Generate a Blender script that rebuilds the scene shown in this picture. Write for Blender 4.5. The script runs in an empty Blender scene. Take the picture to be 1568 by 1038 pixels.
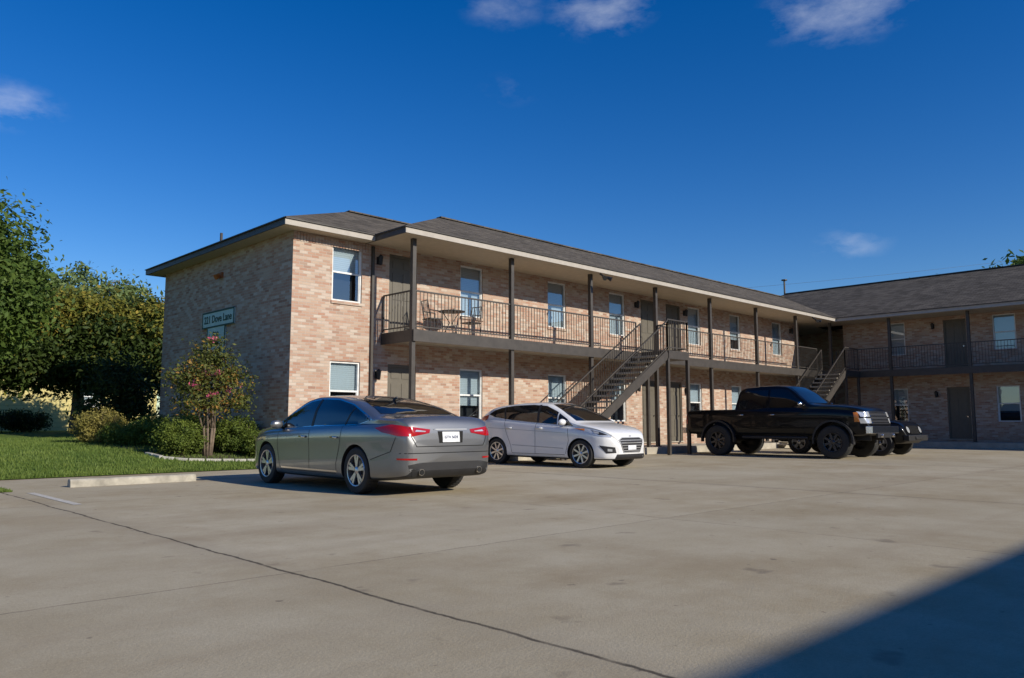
import bpy, bmesh, math, random
import numpy as np
from mathutils import Vector, Matrix
from mathutils.bvhtree import BVHTree
random.seed(7)
rng = np.random.default_rng(7)
scn = bpy.context.scene
COL = scn.collection

# ------------------------------------------------------------------ nodes
class NT:
    def __init__(s, name):
        s.mat = bpy.data.materials.new(name); s.mat.use_nodes = True
        s.t = s.mat.node_tree; s.b = s.t.nodes['Principled BSDF']
        s.out = s.t.nodes['Material Output']
    def n(s, typ, ins=None, **kw):
        nd = s.t.nodes.new(typ)
        for k, v in kw.items(): setattr(nd, k, v)
        if ins:
            for k, v in ins.items(): s.set(nd.inputs[k], v)
        return nd
    def set(s, inp, v):
        if isinstance(v, bpy.types.NodeSocket): s.t.links.new(v, inp)
        else: inp.default_value = v
    def m(s, op, a, b=0.0, c=None):
        nd = s.t.nodes.new('ShaderNodeMath'); nd.operation = op
        s.set(nd.inputs[0], a); s.set(nd.inputs[1], b)
        if c is not None: s.set(nd.inputs[2], c)
        return nd.outputs[0]
    def mix(s, f, a, b, mode='MIX'):
        nd = s.t.nodes.new('ShaderNodeMixRGB'); nd.blend_type = mode
        s.set(nd.inputs[0], f)
        s.set(nd.inputs[1], a if isinstance(a, bpy.types.NodeSocket) else (*a[:3], 1))
        s.set(nd.inputs[2], b if isinstance(b, bpy.types.NodeSocket) else (*b[:3], 1))
        return nd.outputs[0]
    def noise(s, vec, scale, detail=4, rough=.55):
        nd = s.n('ShaderNodeTexNoise', {'Scale': scale, 'Detail': detail, 'Roughness': rough})
        if vec is not None: s.t.links.new(vec, nd.inputs['Vector'])
        return nd.outputs[0]
    def ramp(s, f, a, b):
        nd = s.n('ShaderNodeMapRange', {0: f, 1: a, 2: b, 3: 0.0, 4: 1.0}); nd.clamp = True
        return nd.outputs[0]
    def bump(s, h, dist=.01, st=.5):
        nd = s.n('ShaderNodeBump', {'Height': h, 'Distance': dist, 'Strength': st})
        s.t.links.new(nd.outputs[0], s.b.inputs['Normal'])
    def pos(s): return s.n('ShaderNodeNewGeometry').outputs['Position']
    def obj(s): return s.n('ShaderNodeTexCoord').outputs['Object']

def simple(name, col, rough=.6, metal=0.0, var=.15, scale=6, bump=0.0, coat=0.0, spec=None):
    t = NT(name)
    o = t.obj(); f = t.noise(o, scale, 5)
    f = t.ramp(f, .3, .7)
    c = t.mix(f, [x*(1-var) for x in col], [min(1, x*(1+var)) for x in col])
    t.set(t.b.inputs['Base Color'], c)
    t.b.inputs['Roughness'].default_value = rough
    t.b.inputs['Metallic'].default_value = metal
    t.b.inputs['Coat Weight'].default_value = coat
    t.b.inputs['Coat Roughness'].default_value = .03
    if spec is not None: t.b.inputs['Specular IOR Level'].default_value = spec
    if bump: t.bump(t.noise(o, scale*8, 4), bump)
    return t.mat

def brick_mat():
    t = NT('brick')
    g = t.n('ShaderNodeNewGeometry')
    sp = t.n('ShaderNodeSeparateXYZ', {0: g.outputs['Position']})
    sn = t.n('ShaderNodeSeparateXYZ', {0: g.outputs['True Normal']})
    ax = t.m('GREATER_THAN', t.m('ABSOLUTE', sn.outputs[0]), .5)
    u = t.m('ADD', t.m('MULTIPLY', sp.outputs[1], ax), t.m('MULTIPLY', sp.outputs[0], t.m('SUBTRACT', 1.0, ax)))
    zz = t.m('ADD', sp.outputs[2], 3.0)
    vec = t.n('ShaderNodeCombineXYZ', {0: u, 1: zz, 2: 0.0}).outputs[0]
    b1 = t.n('ShaderNodeTexBrick', {'Vector': vec, 'Color1': (.45, .255, .18, 1), 'Color2': (.55, .42, .325, 1), 'Mortar': (.50, .445, .37, 1), 'Scale': 1.0,
             'Mortar Size': .006, 'Mortar Smooth': .2, 'Bias': .05, 'Brick Width': .21, 'Row Height': .07})
    row = t.m('FLOOR', t.m('DIVIDE', zz, .07))
    even = t.m('SUBTRACT', 1.0, t.m('MODULO', row, 2.0))
    uu = t.m('FLOOR', t.m('ADD', t.m('DIVIDE', u, .21), t.m('MULTIPLY', even, .5)))
    wn = t.n('ShaderNodeTexWhiteNoise', {'Vector': t.n('ShaderNodeCombineXYZ', {0: uu, 1: row, 2: 0.0}).outputs[0]})
    r = wn.outputs['Value']
    white = t.m('MULTIPLY', t.ramp(r, .80, .82), .6)
    dark = t.m('MULTIPLY', t.m('SUBTRACT', 1.0, t.ramp(r, .07, .09)), .42)
    isb = t.m('SUBTRACT', 1.0, b1.outputs['Fac'])
    c = t.mix(t.m('MULTIPLY', white, isb), b1.outputs['Color'], (.64, .56, .475))
    c = t.mix(t.m('MULTIPLY', dark, isb), c, (.25, .14, .105))
    n = t.ramp(t.noise(g.outputs['Position'], .6, 5), .3, .75)
    c = t.mix(.4, c, t.mix(n, (.72, .70, .68), (1.05, 1.05, 1.05)), 'MULTIPLY')
    n2 = t.ramp(t.noise(g.outputs['Position'], 35, 3), .2, .8)
    c = t.mix(.35, c, t.mix(n2, (.65, .65, .65), (1.1, 1.1, 1.1)), 'MULTIPLY')
    gr = t.m('MULTIPLY', t.m('SUBTRACT', 1.0, t.ramp(t.m('ADD', sp.outputs[2], t.m('MULTIPLY', n2, .3)), .35, 1.1)), .3)
    c = t.mix(gr, c, (.25, .19, .14))
    t.set(t.b.inputs['Base Color'], c); t.b.inputs['Roughness'].default_value = .95
    t.b.inputs['Specular IOR Level'].default_value = .12
    t.bump(t.m('ADD', isb, t.m('MULTIPLY', n2, .3)), .008, .6)
    return t.mat

def concrete_mat():
    t = NT('concrete_pavement')
    p = t.pos(); sp = t.n('ShaderNodeSeparateXYZ', {0: p})
    wob = t.m('MULTIPLY', t.m('SUBTRACT', t.noise(p, 1.2, 6, .7), .5), .12)
    def joint(c, off, per, w):
        q = t.m('ADD', t.m('SUBTRACT', c, off), wob)
        fr = t.m('FRACT', t.m('DIVIDE', q, per))
        d = t.m('MULTIPLY', t.m('MINIMUM', fr, t.m('SUBTRACT', 1.0, fr)), per)
        return t.m('SUBTRACT', 1.0, t.ramp(d, w*.4, w)), d
    jx, dx = joint(sp.outputs[0], 2.75, 8.85, .020)
    jx2, _ = joint(sp.outputs[0], 7.15, 8.85, .012)
    jy, dy = joint(sp.outputs[1], 5.0, 6.1, .011)
    cellx = t.m('FLOOR', t.m('DIVIDE', t.m('SUBTRACT', t.m('ADD', sp.outputs[0], wob), 2.75), 4.425))
    celly = t.m('FLOOR', t.m('DIVIDE', t.m('SUBTRACT', t.m('ADD', sp.outputs[1], wob), 5.0), 6.1))
    cell = t.n('ShaderNodeTexWhiteNoise', {'Vector': t.n('ShaderNodeCombineXYZ', {0: cellx, 1: celly, 2: 0.0}).outputs[0]}).outputs['Value']
    big = t.ramp(t.noise(p, .16, 6, .62), .38, .64)
    mid = t.ramp(t.noise(p, .8, 8, .72), .36, .66)
    fine = t.ramp(t.noise(p, 45, 4, .7), .25, .75)
    spk = t.ramp(t.noise(p, 160, 2, .7), .3, .7)
    c = t.mix(big, (.42, .345, .225), (.52, .455, .335))
    c = t.mix(t.m('MULTIPLY', mid, .65), c, (.60, .535, .405))
    c = t.mix(1.0, c, t.mix(cell, (.87, .86, .84), (1.04, 1.04, 1.04)), 'MULTIPLY')
    c = t.mix(.5, c, t.mix(fine, (.68, .68, .68), (1.1, 1.1, 1.1)), 'MULTIPLY')
    c = t.mix(.45, c, t.mix(spk, (.66, .66, .66), (1.15, 1.15, 1.15)), 'MULTIPLY')
    st = t.m('MULTIPLY', t.ramp(t.noise(p, .45, 9, .75), .50, .68), .50)
    c = t.mix(st, c, (.29, .22, .135))
    mp = t.n('ShaderNodeMapping', {'Vector': p, 'Scale': (.05, 1.1, 1)}).outputs[0]
    c = t.mix(t.m('MULTIPLY', t.ramp(t.noise(mp, 1.0, 6, .6), .50, .66), .28), c, (.31, .245, .165))
    spot = t.m('MULTIPLY', t.ramp(t.noise(p, 2.3, 3, .5), .67, .74), .5)
    c = t.mix(spot, c, (.16, .13, .10))
    spot2 = t.m('MULTIPLY', t.ramp(t.noise(p, 9, 2, .4), .73, .78), .55)
    c = t.mix(spot2, c, (.12, .10, .08))
    halo = t.m('MULTIPLY', t.m('SUBTRACT', 1.0, t.ramp(dx, .0, .30)), t.m('MULTIPLY', mid, .35))
    c = t.mix(halo, c, (.24, .20, .15))
    br = t.ramp(t.noise(p, 2.2, 4), .34, .5)
    c = t.mix(t.m('MULTIPLY', jx, t.m('MULTIPLY', t.m('ADD', .40, t.m('MULTIPLY', br, .60)), .85)), c, (.05, .042, .035))
    c = t.mix(t.m('MULTIPLY', t.m('MULTIPLY', jx2, br), .6), c, (.10, .085, .065))
    c = t.mix(t.m('MULTIPLY', t.m('MULTIPLY', jy, br), .6), c, (.10, .085, .065))
    t.set(t.b.inputs['Base Color'], c); t.b.inputs['Roughness'].default_value = .92
    t.b.inputs['Specular IOR Level'].default_value = .1
    t.bump(t.m('ADD', t.noise(p, 60, 4, .7), t.m('MULTIPLY', t.noise(p, 4, 4), 1.0)), .006, .6)
    return t.mat

def shingle_mat():
    t = NT('asphalt_shingle')
    g = t.n('ShaderNodeNewGeometry')
    sp = t.n('ShaderNodeSeparateXYZ', {0: g.outputs['Position']})
    sn = t.n('ShaderNodeSeparateXYZ', {0: g.outputs['True Normal']})
    ax = t.m('GREATER_THAN', t.m('ABSOLUTE', sn.outputs[0]), .2)
    inv = t.m('SUBTRACT', 1.0, ax)
    u = t.m('ADD', t.m('MULTIPLY', sp.outputs[1], ax), t.m('MULTIPLY', sp.outputs[0], inv))
    v = t.m('MULTIPLY', sp.outputs[2], 2.6)
    vec = t.n('ShaderNodeCombineXYZ', {0: u, 1: v, 2: 0.0}).outputs[0]
    nd = t.n('ShaderNodeTexBrick', {'Vector': vec, 'Color1': (.080, .070, .058, 1), 'Color2': (.155, .135, .112, 1), 'Mortar': (.040, .036, .032, 1),
          'Scale': 1.0, 'Mortar Size': .008, 'Brick Width': .30, 'Row Height': .14})
    n = t.ramp(t.noise(g.outputs['Position'], .8, 5), .3, .7)
    c = t.mix(.5, nd.outputs[0], t.mix(n, (.7, .7, .7), (1.15, 1.12, 1.08)), 'MULTIPLY')
    t.set(t.b.inputs['Base Color'], c); t.b.inputs['Roughness'].default_value = .95
    t.b.inputs['Specular IOR Level'].default_value = .1
    t.bump(t.noise(g.outputs['Position'], 60, 2), .01)
    return t.mat

def grass_mat(name='grass', a=(.07, .12, .022), b=(.15, .21, .045)):
    t = NT(name); p = t.pos()
    f = t.ramp(t.noise(p, 1.1, 6, .7), .3, .7)
    c = t.mix(f, a, b)
    f2 = t.ramp(t.noise(p, 40, 3), .3, .7)
    c = t.mix(.5, c, t.mix(f2, (.6, .6, .6), (1.2, 1.2, 1.1)), 'MULTIPLY')
    t.set(t.b.inputs['Base Color'], c); t.b.inputs['Roughness'].default_value = .95
    t.b.inputs['Specular IOR Level'].default_value = .1
    t.bump(t.noise(p, 50, 4), .03)
    return t.mat

def leaf_mat(name, a, b, c3=None, thr=.85):
    t = NT(name)
    g = t.n('ShaderNodeNewGeometry')
    r = g.outputs['Random Per Island']
    f = t.ramp(t.noise(g.outputs['Position'], 1.3, 4), .35, .65)
    k = t.m('ADD', t.m('MULTIPLY', r, .5), t.m('MULTIPLY', f, .5))
    c = t.mix(k, a, b)
    if c3: c = t.mix(t.m('GREATER_THAN', t.m('ADD', t.m('MULTIPLY', r, .6), t.m('MULTIPLY', f, .4)), thr), c, c3)
    t.set(t.b.inputs['Base Color'], c); t.b.inputs['Roughness'].default_value = .6
    t.b.inputs['Specular IOR Level'].default_value = .25
    tr = t.n('ShaderNodeBsdfTranslucent', {'Color': c})
    mx = t.n('ShaderNodeMixShader', {0: .3})
    t.t.links.new(t.b.outputs[0], mx.inputs[1]); t.t.links.new(tr.outputs[0], mx.inputs[2])
    t.t.links.new(mx.outputs[0], t.out.inputs[0])
    return t.mat

def glass_mat(name, tint=(.75, .82, .85), base=.14):
    t = NT(name)
    fr = t.n('ShaderNodeFresnel', {0: 1.5})
    f = t.m('MINIMUM', t.m('ADD', t.m('MULTIPLY', fr.outputs[0], 1.1), base), 1.0)
    gl = t.n('ShaderNodeBsdfGlossy', {'Color': (.9, .95, 1, 1), 'Roughness': .02})
    tr = t.n('ShaderNodeBsdfTransparent', {'Color': (*tint, 1)})
    mx = t.n('ShaderNodeMixShader', {0: f})
    t.t.links.new(tr.outputs[0], mx.inputs[1]); t.t.links.new(gl.outputs[0], mx.inputs[2])
    t.t.links.new(mx.outputs[0], t.out.inputs[0])
    return t.mat

def blinds_mat():
    t = NT('window_blinds'); p = t.pos(); sp = t.n('ShaderNodeSeparateXYZ', {0: p})
    fr = t.m('FRACT', t.m('DIVIDE', sp.outputs[2], .05))
    c = t.mix(t.ramp(fr, .0, .9), (.44, .47, .50), (.62, .66, .68))  # slat shading painted as a colour ramp on a flat sheet
    t.set(t.b.inputs['Base Color'], c); t.b.inputs['Roughness'].default_value = .6
    return t.mat

def siding_mat():
    t = NT('yellow_siding'); p = t.pos(); sp = t.n('ShaderNodeSeparateXYZ', {0: p})
    fr = t.m('FRACT', t.m('DIVIDE', sp.outputs[2], .2))
    c = t.mix(t.ramp(fr, .0, .12), (.28, .23, .08), (.60, .51, .21))
    c = t.mix(.3, c, t.mix(t.noise(p, 2, 4), (.7, .7, .7), (1.1, 1.1, 1.1)), 'MULTIPLY')
    t.set(t.b.inputs['Base Color'], c); t.b.inputs['Roughness'].default_value = .8
    return t.mat

BRICK = brick_mat(); CONC = concrete_mat(); SHIN = shingle_mat(); GRASS = grass_mat()
FARG = grass_mat('far_ground', (.05, .07, .02), (.12, .12, .05))
WHITE = simple('white_frame', (.72, .72, .70), .5)
DARKMET = simple('brown_painted_steel', (.055, .047, .040), .5, var=.2)
FASC = simple('fascia_paint', (.40, .36, .31), .6, var=.08)
SOFF = simple('soffit_paint', (.46, .39, .29), .8, var=.08)
DOORM = simple('door_paint', (.12, .105, .08), .5, var=.08)
INT = simple('dark_interior', (.02, .02, .022), .9)
BLIND = blinds_mat(); GLASS = glass_mat('window_glass')
SLAB = simple('concrete_walk', (.40, .36, .29), .9, var=.2, scale=3, bump=.004)
KERB = simple('kerb_concrete', (.36, .33, .27), .9, var=.35, scale=5, bump=.008)
BLACK = simple('black_plastic', (.018, .018, .02), .5)
RUBBER = simple('tyre_rubber', (.022, .022, .022), .75, bump=.001)
CHROME = simple('chrome', (.70, .68, .66), .18, 1.0, var=.03)
SATIN = simple('satin_silver', (.50, .50, .50), .4, .4, var=.03)
ALLOY = simple('alloy_wheel', (.55, .55, .56), .28, .85, var=.05)
CGLASS = simple('tinted_car_glass', (.006, .007, .009), .03, 0, var=.1, coat=0.3, spec=.5)
REDL = simple('tail_light_red', (.36, .006, .006), .15, 0, coat=.6)
CLEAR = simple('headlight_lens', (.62, .64, .66), .12, .4, coat=1.0)
AMBER = simple('amber_lens', (.6, .18, .02), .2, coat=.5)
PLATE = simple('licence_plate', (.70, .72, .75), .4)
PLATETXT = simple('plate_text', (.03, .05, .15), .5)
BARK = simple('bark', (.16, .12, .085), .95, var=.35, scale=9, bump=.01)
SEAM = simple('panel_gap', (.008, .008, .008), .9)

# ------------------------------------------------------------------ mesh builder
class MB:
    def __init__(s, mats):
        s.v = []; s.f = []; s.mi = []; s.M = Matrix.Identity(4); s.mats = mats
    def mat(s, m):
        if m not in s.mats: s.mats.append(m)
        return s.mats.index(m)
    def add(s, vs, fs, m):
        k = len(s.v); i = s.mat(m)
        s.v += [tuple(s.M @ Vector(v)) for v in vs]
        s.f += [tuple(a+k for a in f) for f in fs]; s.mi += [i]*len(fs)
    def box(s, x0, x1, y0, y1, z0, z1, m):
        if x0 > x1: x0, x1 = x1, x0
        if y0 > y1: y0, y1 = y1, y0
        s.add([(x0,y0,z0),(x1,y0,z0),(x1,y1,z0),(x0,y1,z0),(x0,y0,z1),(x1,y0,z1),(x1,y1,z1),(x0,y1,z1)],
              [(0,3,2,1),(4,5,6,7),(0,1,5,4),(1,2,6,5),(2,3,7,6),(3,0,4,7)], m)
    def beam(s, p, q, w, h, m):
        p = Vector(p); q = Vector(q); d = (q-p).normalized()
        side = d.cross(Vector((0,0,1)))
        if side.length < 1e-3: side = Vector((1,0,0))
        side.normalize(); up = side.cross(d)
        a = side*w/2; b = up*h/2
        vs = [p-a-b, p+a-b, p+a+b, p-a+b, q-a-b, q+a-b, q+a+b, q-a+b]
        s.add(vs, [(0,1,2,3),(4,7,6,5),(0,4,5,1),(1,5,6,2),(2,6,7,3),(3,7,4,0)], m)
    def cyl(s, p, q, r, m, seg=10, r2=None):
        p = Vector(p); q = Vector(q); r2 = r if r2 is None else r2
        d = (q-p).normalized(); a = d.orthogonal().normalized(); b = d.cross(a)
        vs = []; fs = []
        for i in range(seg):
            t = 2*math.pi*i/seg; o = a*math.cos(t)+b*math.sin(t)
            vs += [p+o*r, q+o*r2]
        for i in range(seg):
            j = (i+1) % seg; fs.append((2*i, 2*j, 2*j+1, 2*i+1))
        fs.append(tuple(2*i for i in reversed(range(seg)))); fs.append(tuple(2*i+1 for i in range(seg)))
        s.add(vs, fs, m)
    def lathe_y(s, cx, cz, prof, m, seg=36):
        vs = []; fs = []; n = len(prof)
        for i in range(seg):
            t = 2*math.pi*i/seg
            for r, y in prof: vs.append((cx+r*math.cos(t), y, cz+r*math.sin(t)))
        for i in range(seg):
            j = (i+1) % seg
            for k in range(n-1): fs.append((i*n+k, i*n+k+1, j*n+k+1, j*n+k))
        s.add(vs, fs, m)
    def obj(s, name, parent=None, smooth=False, bevel=0):
        me = bpy.data.meshes.new(name); me.from_pydata(s.v, [], s.f)
        for m in s.mats: me.materials.append(m)
        me.polygons.foreach_set('material_index', s.mi)
        if smooth: me.polygons.foreach_set('use_smooth', [True]*len(s.f))
        me.update()
        o = bpy.data.objects.new(name, me); COL.objects.link(o)
        if parent: o.parent = parent
        if bevel:
            b = o.modifiers.new('bevel', 'BEVEL'); b.width = bevel; b.segments = 2; b.limit_method = 'ANGLE'
        return o

def group(name, loc=(0,0,0), rz=0):
    e = bpy.data.objects.new(name, None); COL.objects.link(e)
    e.location = loc; e.rotation_euler = (0, 0, rz); e.empty_display_size = .5
    return e

# ------------------------------------------------------------------ camera, sun, sky
H = 1.02
PSI = 45.8
cam = bpy.data.cameras.new('camera'); co = bpy.data.objects.new('camera', cam); COL.objects.link(co)
cam.sensor_width = 36; cam.lens = 27.55; cam.clip_end = 6000
co.location = (0, 0, H); co.rotation_euler = (math.radians(96.09), 0, math.radians(PSI-90))
scn.camera = co

S = Vector((.20, -1.0, .48)).normalized()
sun = bpy.data.lights.new('sun', 'SUN'); sun.energy = 5.0; sun.angle = math.radians(.5); sun.color = (1, .93, .80)
so = bpy.data.objects.new('sun', sun); COL.objects.link(so); so.rotation_euler = (-S).to_track_quat('-Z', 'Y').to_euler()
so.location = (10, -30, 30)
w = bpy.data.worlds.new('World'); scn.world = w; w.use_nodes = True
wt = w.node_tree; bg = wt.nodes['Background']
class WN(NT):
    def __init__(s): s.t = wt
t = WN()
sky = t.n('ShaderNodeTexSky'); sky.sky_type = 'NISHITA'; sky.sun_disc = False
sky.sun_elevation = math.asin(S.z); sky.sun_rotation = math.atan2(S.x, S.y)
sky.air_density = 1.0; sky.dust_density = .2; sky.ozone_density = 3.5; sky.altitude = 200
hs = t.n('ShaderNodeHueSaturation', {'Hue': .514, 'Saturation': 1.38, 'Value': 1.25, 'Color': sky.outputs[0]})
skyc = hs.outputs[0]
tc = t.n('ShaderNodeTexCoord').outputs['Generated']
nz = t.n('ShaderNodeMapping', {'Vector': tc, 'Scale': (1, 1, 2.2)}).outputs[0]
cn = t.noise(nz, 14, 8, .62)
tot = None
for c, r, a in [((.682,.552,.482), .075, .40), ((.827,.332,.455), .10, .38), ((.173,.928,.329), .060, .4), ((.908,.366,.207), .050, .30), ((.60,.63,.485), .06, .22), ((.62,.64,.40), .05, .15)]:
    sub = t.n('ShaderNodeVectorMath', {0: tc, 1: c}, operation='SUBTRACT').outputs[0]
    mul = t.n('ShaderNodeVectorMath', {0: sub, 1: (1, 1, 2.0)}, operation='MULTIPLY').outputs[0]
    ln = t.n('ShaderNodeVectorMath', {0: mul}, operation='LENGTH').outputs['Value']
    mask = t.m('SUBTRACT', 1.0, t.ramp(ln, 0.0, r))
    k = t.m('MULTIPLY', t.ramp(t.m('ADD', cn, t.m('MULTIPLY', mask, .26)), .52, .98), t.m('MULTIPLY', t.ramp(mask, 0, .6), a))
    tot = k if tot is None else t.m('MAXIMUM', tot, k)
skyf = t.mix(tot, skyc, (8.5, 9.0, 10.0))
wt.links.new(skyf, bg.inputs[0]); bg.inputs[1].default_value = .095
scn.view_settings.view_transform = 'Standard'; scn.view_settings.look = 'None'; scn.view_settings.exposure = 0

# ------------------------------------------------------------------ ground
mb = MB([FARG]); mb.add([(-3000,-3000,-.03),(3000,-3000,-.03),(3000,3000,-.03),(-3000,3000,-.03)], [(0,1,2,3)], FARG); mb.obj('ground')
mb = MB([CONC]); mb.add([(-45,-45,0),(60,-45,0),(60,16.5,0),(-45,16.5,0)], [(0,1,2,3)], CONC); mb.obj('parking_lot')

def lawn_z(x, y):
    ys = [16.4, 17, 18, 19, 22, 30, 45, 400]; zs = [.015, .09, .24, .34, .46, .60, .66, .66]
    return float(np.interp(y, ys, zs))
def grid(mb, xs, ys, m):
    vs = [(x, y, lawn_z(x, y)) for y in ys for x in xs]; n = len(xs); fs = []
    for j in range(len(ys)-1):
        for i in range(n-1): fs.append((j*n+i, j*n+i+1, (j+1)*n+i+1, (j+1)*n+i))
    mb.add(vs, fs, m)
mb = MB([GRASS])
grid(mb, list(np.linspace(-120, 9.15, 30)), [16.4, 16.7, 17, 17.3, 17.6, 18, 18.5, 19, 20, 21, 22, 23.5, 25.4], GRASS)
grid(mb, list(np.linspace(-120, 140, 30)), [25.4, 27, 30, 35, 40, 45, 60, 100, 180], GRASS)
mb.add([(-40,13.55,.006),(2.9,13.55,.006),(2.9,14.3,.006),(-40,14.3,.006)], [(0,1,2,3)], GRASS)
mb.obj('lawn', smooth=True)
def blades(name, n, xr, yr, mat, h=(.03, .075)):
    x = rng.uniform(*xr, n); y = yr[0] + (yr[1]-yr[0])*rng.uniform(0, 1, n)**1.5
    z = np.interp(y, [16.4, 17, 18, 19, 22, 30, 45], [.015, .09, .24, .34, .46, .60, .66])
    z = np.where(y < 16.4, .006, z)
    a = rng.uniform(0, 2*np.pi, n); wd = rng.uniform(.006, .014, n); hh = rng.uniform(*h, n)
    lx = rng.normal(0, .02, n); ly = rng.normal(0, .02, n)
    v = np.zeros((n, 3, 3))
    v[:, 0] = np.stack([x-wd*np.cos(a), y-wd*np.sin(a), z-.005], 1)
    v[:, 1] = np.stack([x+wd*np.cos(a), y+wd*np.sin(a), z-.005], 1)
    v[:, 2] = np.stack([x+lx, y+ly, z+hh], 1)
    me = bpy.data.meshes.new(name)
    me.from_pydata(v.reshape(-1, 3).tolist(), [], np.arange(3*n).reshape(-1, 3).tolist())
    me.materials.append(mat); o = bpy.data.objects.new(name, me); COL.objects.link(o); return o
BLADE = leaf_mat('grass_blade', (.08, .14, .025), (.21, .27, .06))
blades('grass', 70000, (-3, 9.1), (16.42, 27), BLADE)
blades('grass_verge', 5000, (0, 2.9), (13.56, 14.28), BLADE, (.02, .05))

def paint_mat():
    t = NT('worn_paint'); p = t.pos()
    f = t.ramp(t.noise(p, 14, 5, .7), .38, .60)
    t.set(t.b.inputs['Base Color'], t.mix(f, (.44, .39, .31), (.62, .60, .54))); t.b.inputs['Roughness'].default_value = .8
    return t.mat
PAINT = paint_mat()
mb = MB([PAINT])
for x, y0, y1 in [(3.05, 10.9, 13.2)]:
    mb.add([(x-.05,y0,.004),(x+.05,y0,.004),(x+.05,y1,.004),(x-.05,y1,.004)], [(0,1,2,3)], PAINT)
mb.obj('parking_stripe')
for x0 in (3.75, 9.6):
    mb = MB([KERB]); y = 13.95
    pr = [(-.09, 0), (-.075, .10), (-.045, .125), (.045, .125), (.075, .10), (.09, 0)]
    vs = [(x0, y+a, b) for a, b in pr] + [(x0+2.0, y+a, b) for a, b in pr]
    fs = [(i, i+1, 7+i, 6+i) for i in range(5)] + [tuple(reversed(range(6))), tuple(range(6, 12))]
    mb.add(vs, fs, KERB); mb.obj('wheel_stop', bevel=.01)

# ------------------------------------------------------------------ building pieces
Z1, Z2, ZE = .30, 3.33, 5.65
WZ = [(1.06, 2.55), (4.06, 5.55)]; DZ = [(.33, 2.55), (3.36, 5.50)]

def wall(mb, u0, u1, z0, z1, ops, depth=.30, m=BRICK):
    us = sorted(set([u0, u1] + [o[0] for o in ops] + [o[1] for o in ops]))
    zs = sorted(set([z0, z1] + [o[2] for o in ops] + [o[3] for o in ops]))
    for a, b in zip(us, us[1:]):
        for c, d in zip(zs, zs[1:]):
            cu, cz = (a+b)/2, (c+d)/2
            if any(o[0] < cu < o[1] and o[2] < cz < o[3] for o in ops): continue
            mb.add([(a,0,c),(b,0,c),(b,0,d),(a,0,d)], [(0,1,2,3)], m)
    for a, b, c, d in ops:
        D = depth
        mb.add([(a,0,c),(a,0,d),(a,D,d),(a,D,c)], [(0,1,2,3)], m)
        mb.add([(b,0,d),(b,0,c),(b,D,c),(b,D,d)], [(0,1,2,3)], m)
        mb.add([(a,0,d),(b,0,d),(b,D,d),(a,D,d)], [(0,1,2,3)], m)
        mb.add([(b,0,c),(a,0,c),(a,D,c),(b,D,c)], [(0,1,2,3)], m)
        mb.add([(a,D,c),(a,D,d),(b,D,d),(b,D,c)], [(0,1,2,3)], INT)

def window(mb, a, b, c, d, cover=None):
    f = .045; mid = (c+d)/2
    mb.box(a, a+f, .04, .11, c, d, WHITE); mb.box(b-f, b, .04, .11, c, d, WHITE)
    mb.box(a+f, b-f, .04, .11, d-f, d, WHITE); mb.box(a+f, b-f, .04, .11, c, c+f, WHITE)
    mb.box(a+f, b-f, .050, .10, mid-.022, mid+.022, WHITE)
    mb.box(a+f, a+f+.022, .062, .09, c+f, mid-.022, WHITE); mb.box(b-f-.022, b-f, .062, .09, c+f, mid-.022, WHITE)
    mb.add([(a+f,.085,mid),(b-f,.085,mid),(b-f,.085,d-f),(a+f,.085,d-f)], [(0,1,2,3)], GLASS)
    mb.add([(a+f,.075,c+f),(b-f,.075,c+f),(b-f,.075,mid),(a+f,.075,mid)], [(0,1,2,3)], GLASS)
    lo = d - (d-c)*(cover if cover else 1)
    mb.box(a+.01, b-.01, .15, .16, lo, d, BLIND)
    mb.box(a-.02, b+.02, -.035, .05, c-.075, c, BRICK)

def door(mb, a, b, c, d):
    mb.box(a, a+.06, .03, .12, c, d, DOORM); mb.box(b-.06, b, .03, .12, c, d, DOORM); mb.box(a+.06, b-.06, .03, .12, d-.07, d, DOORM)
    mb.box(a+.06, b-.06, .075, .115, c, d-.07, DOORM)
    w = (b-a-.12); xs = [(a+.06+w*.12, a+.06+w*.45), (a+.06+w*.55, a+.06+w*.88)]
    h = d-.07-c
    for x0, x1 in xs:
        for z0, z1 in [(.08, .38), (.45, .80), (.86, .95)]:
            mb.box(x0, x1, .062, .0755, c+h*z0, c+h*z1, DOORM)
    mb.cyl((b-.14, .075, c+.95), (b-.14, .02, c+.95), .03, CHROME)
    mb.box(a-.02, b+.02, -.05, .12, c-.04, c, SLAB)

def lantern(mb, u, z):
    mb.box(u-.05, u+.05, -.03, 0, z-.10, z+.10, BLACK)
    mb.cyl((u, -.03, z+.07), (u, -.12, z+.09), .012, BLACK)
    mb.cyl((u, -.12, z+.09), (u, -.12, z+.15), .075, BLACK, 8, .02)
    mb.cyl((u, -.12, z-.10), (u, -.12, z+.09), .045, BLACK, 8, .065)
    mb.cyl((u, -.12, z-.13), (u, -.12, z-.10), .03, BLACK, 8, .05)

def rail(mb, p, q, h=1.0, gap=.115):
    p = Vector(p); q = Vector(q); up = Vector((0, 0, 1))
    mb.beam(p+up*h, q+up*h, .045, .035, DARKMET); mb.beam(p+up*.10, q+up*.10, .03, .03, DARKMET)
    L = (Vector((q.x, q.y, 0))-Vector((p.x, p.y, 0))).length; n = max(2, int(L/gap))
    for i in range(n+1):
        c = p.lerp(q, i/n); wd = .04 if i in (0, n) else .014
        mb.beam(c+up*(.02 if i in (0, n) else .1), c+up*h, wd, wd, DARKMET)

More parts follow.
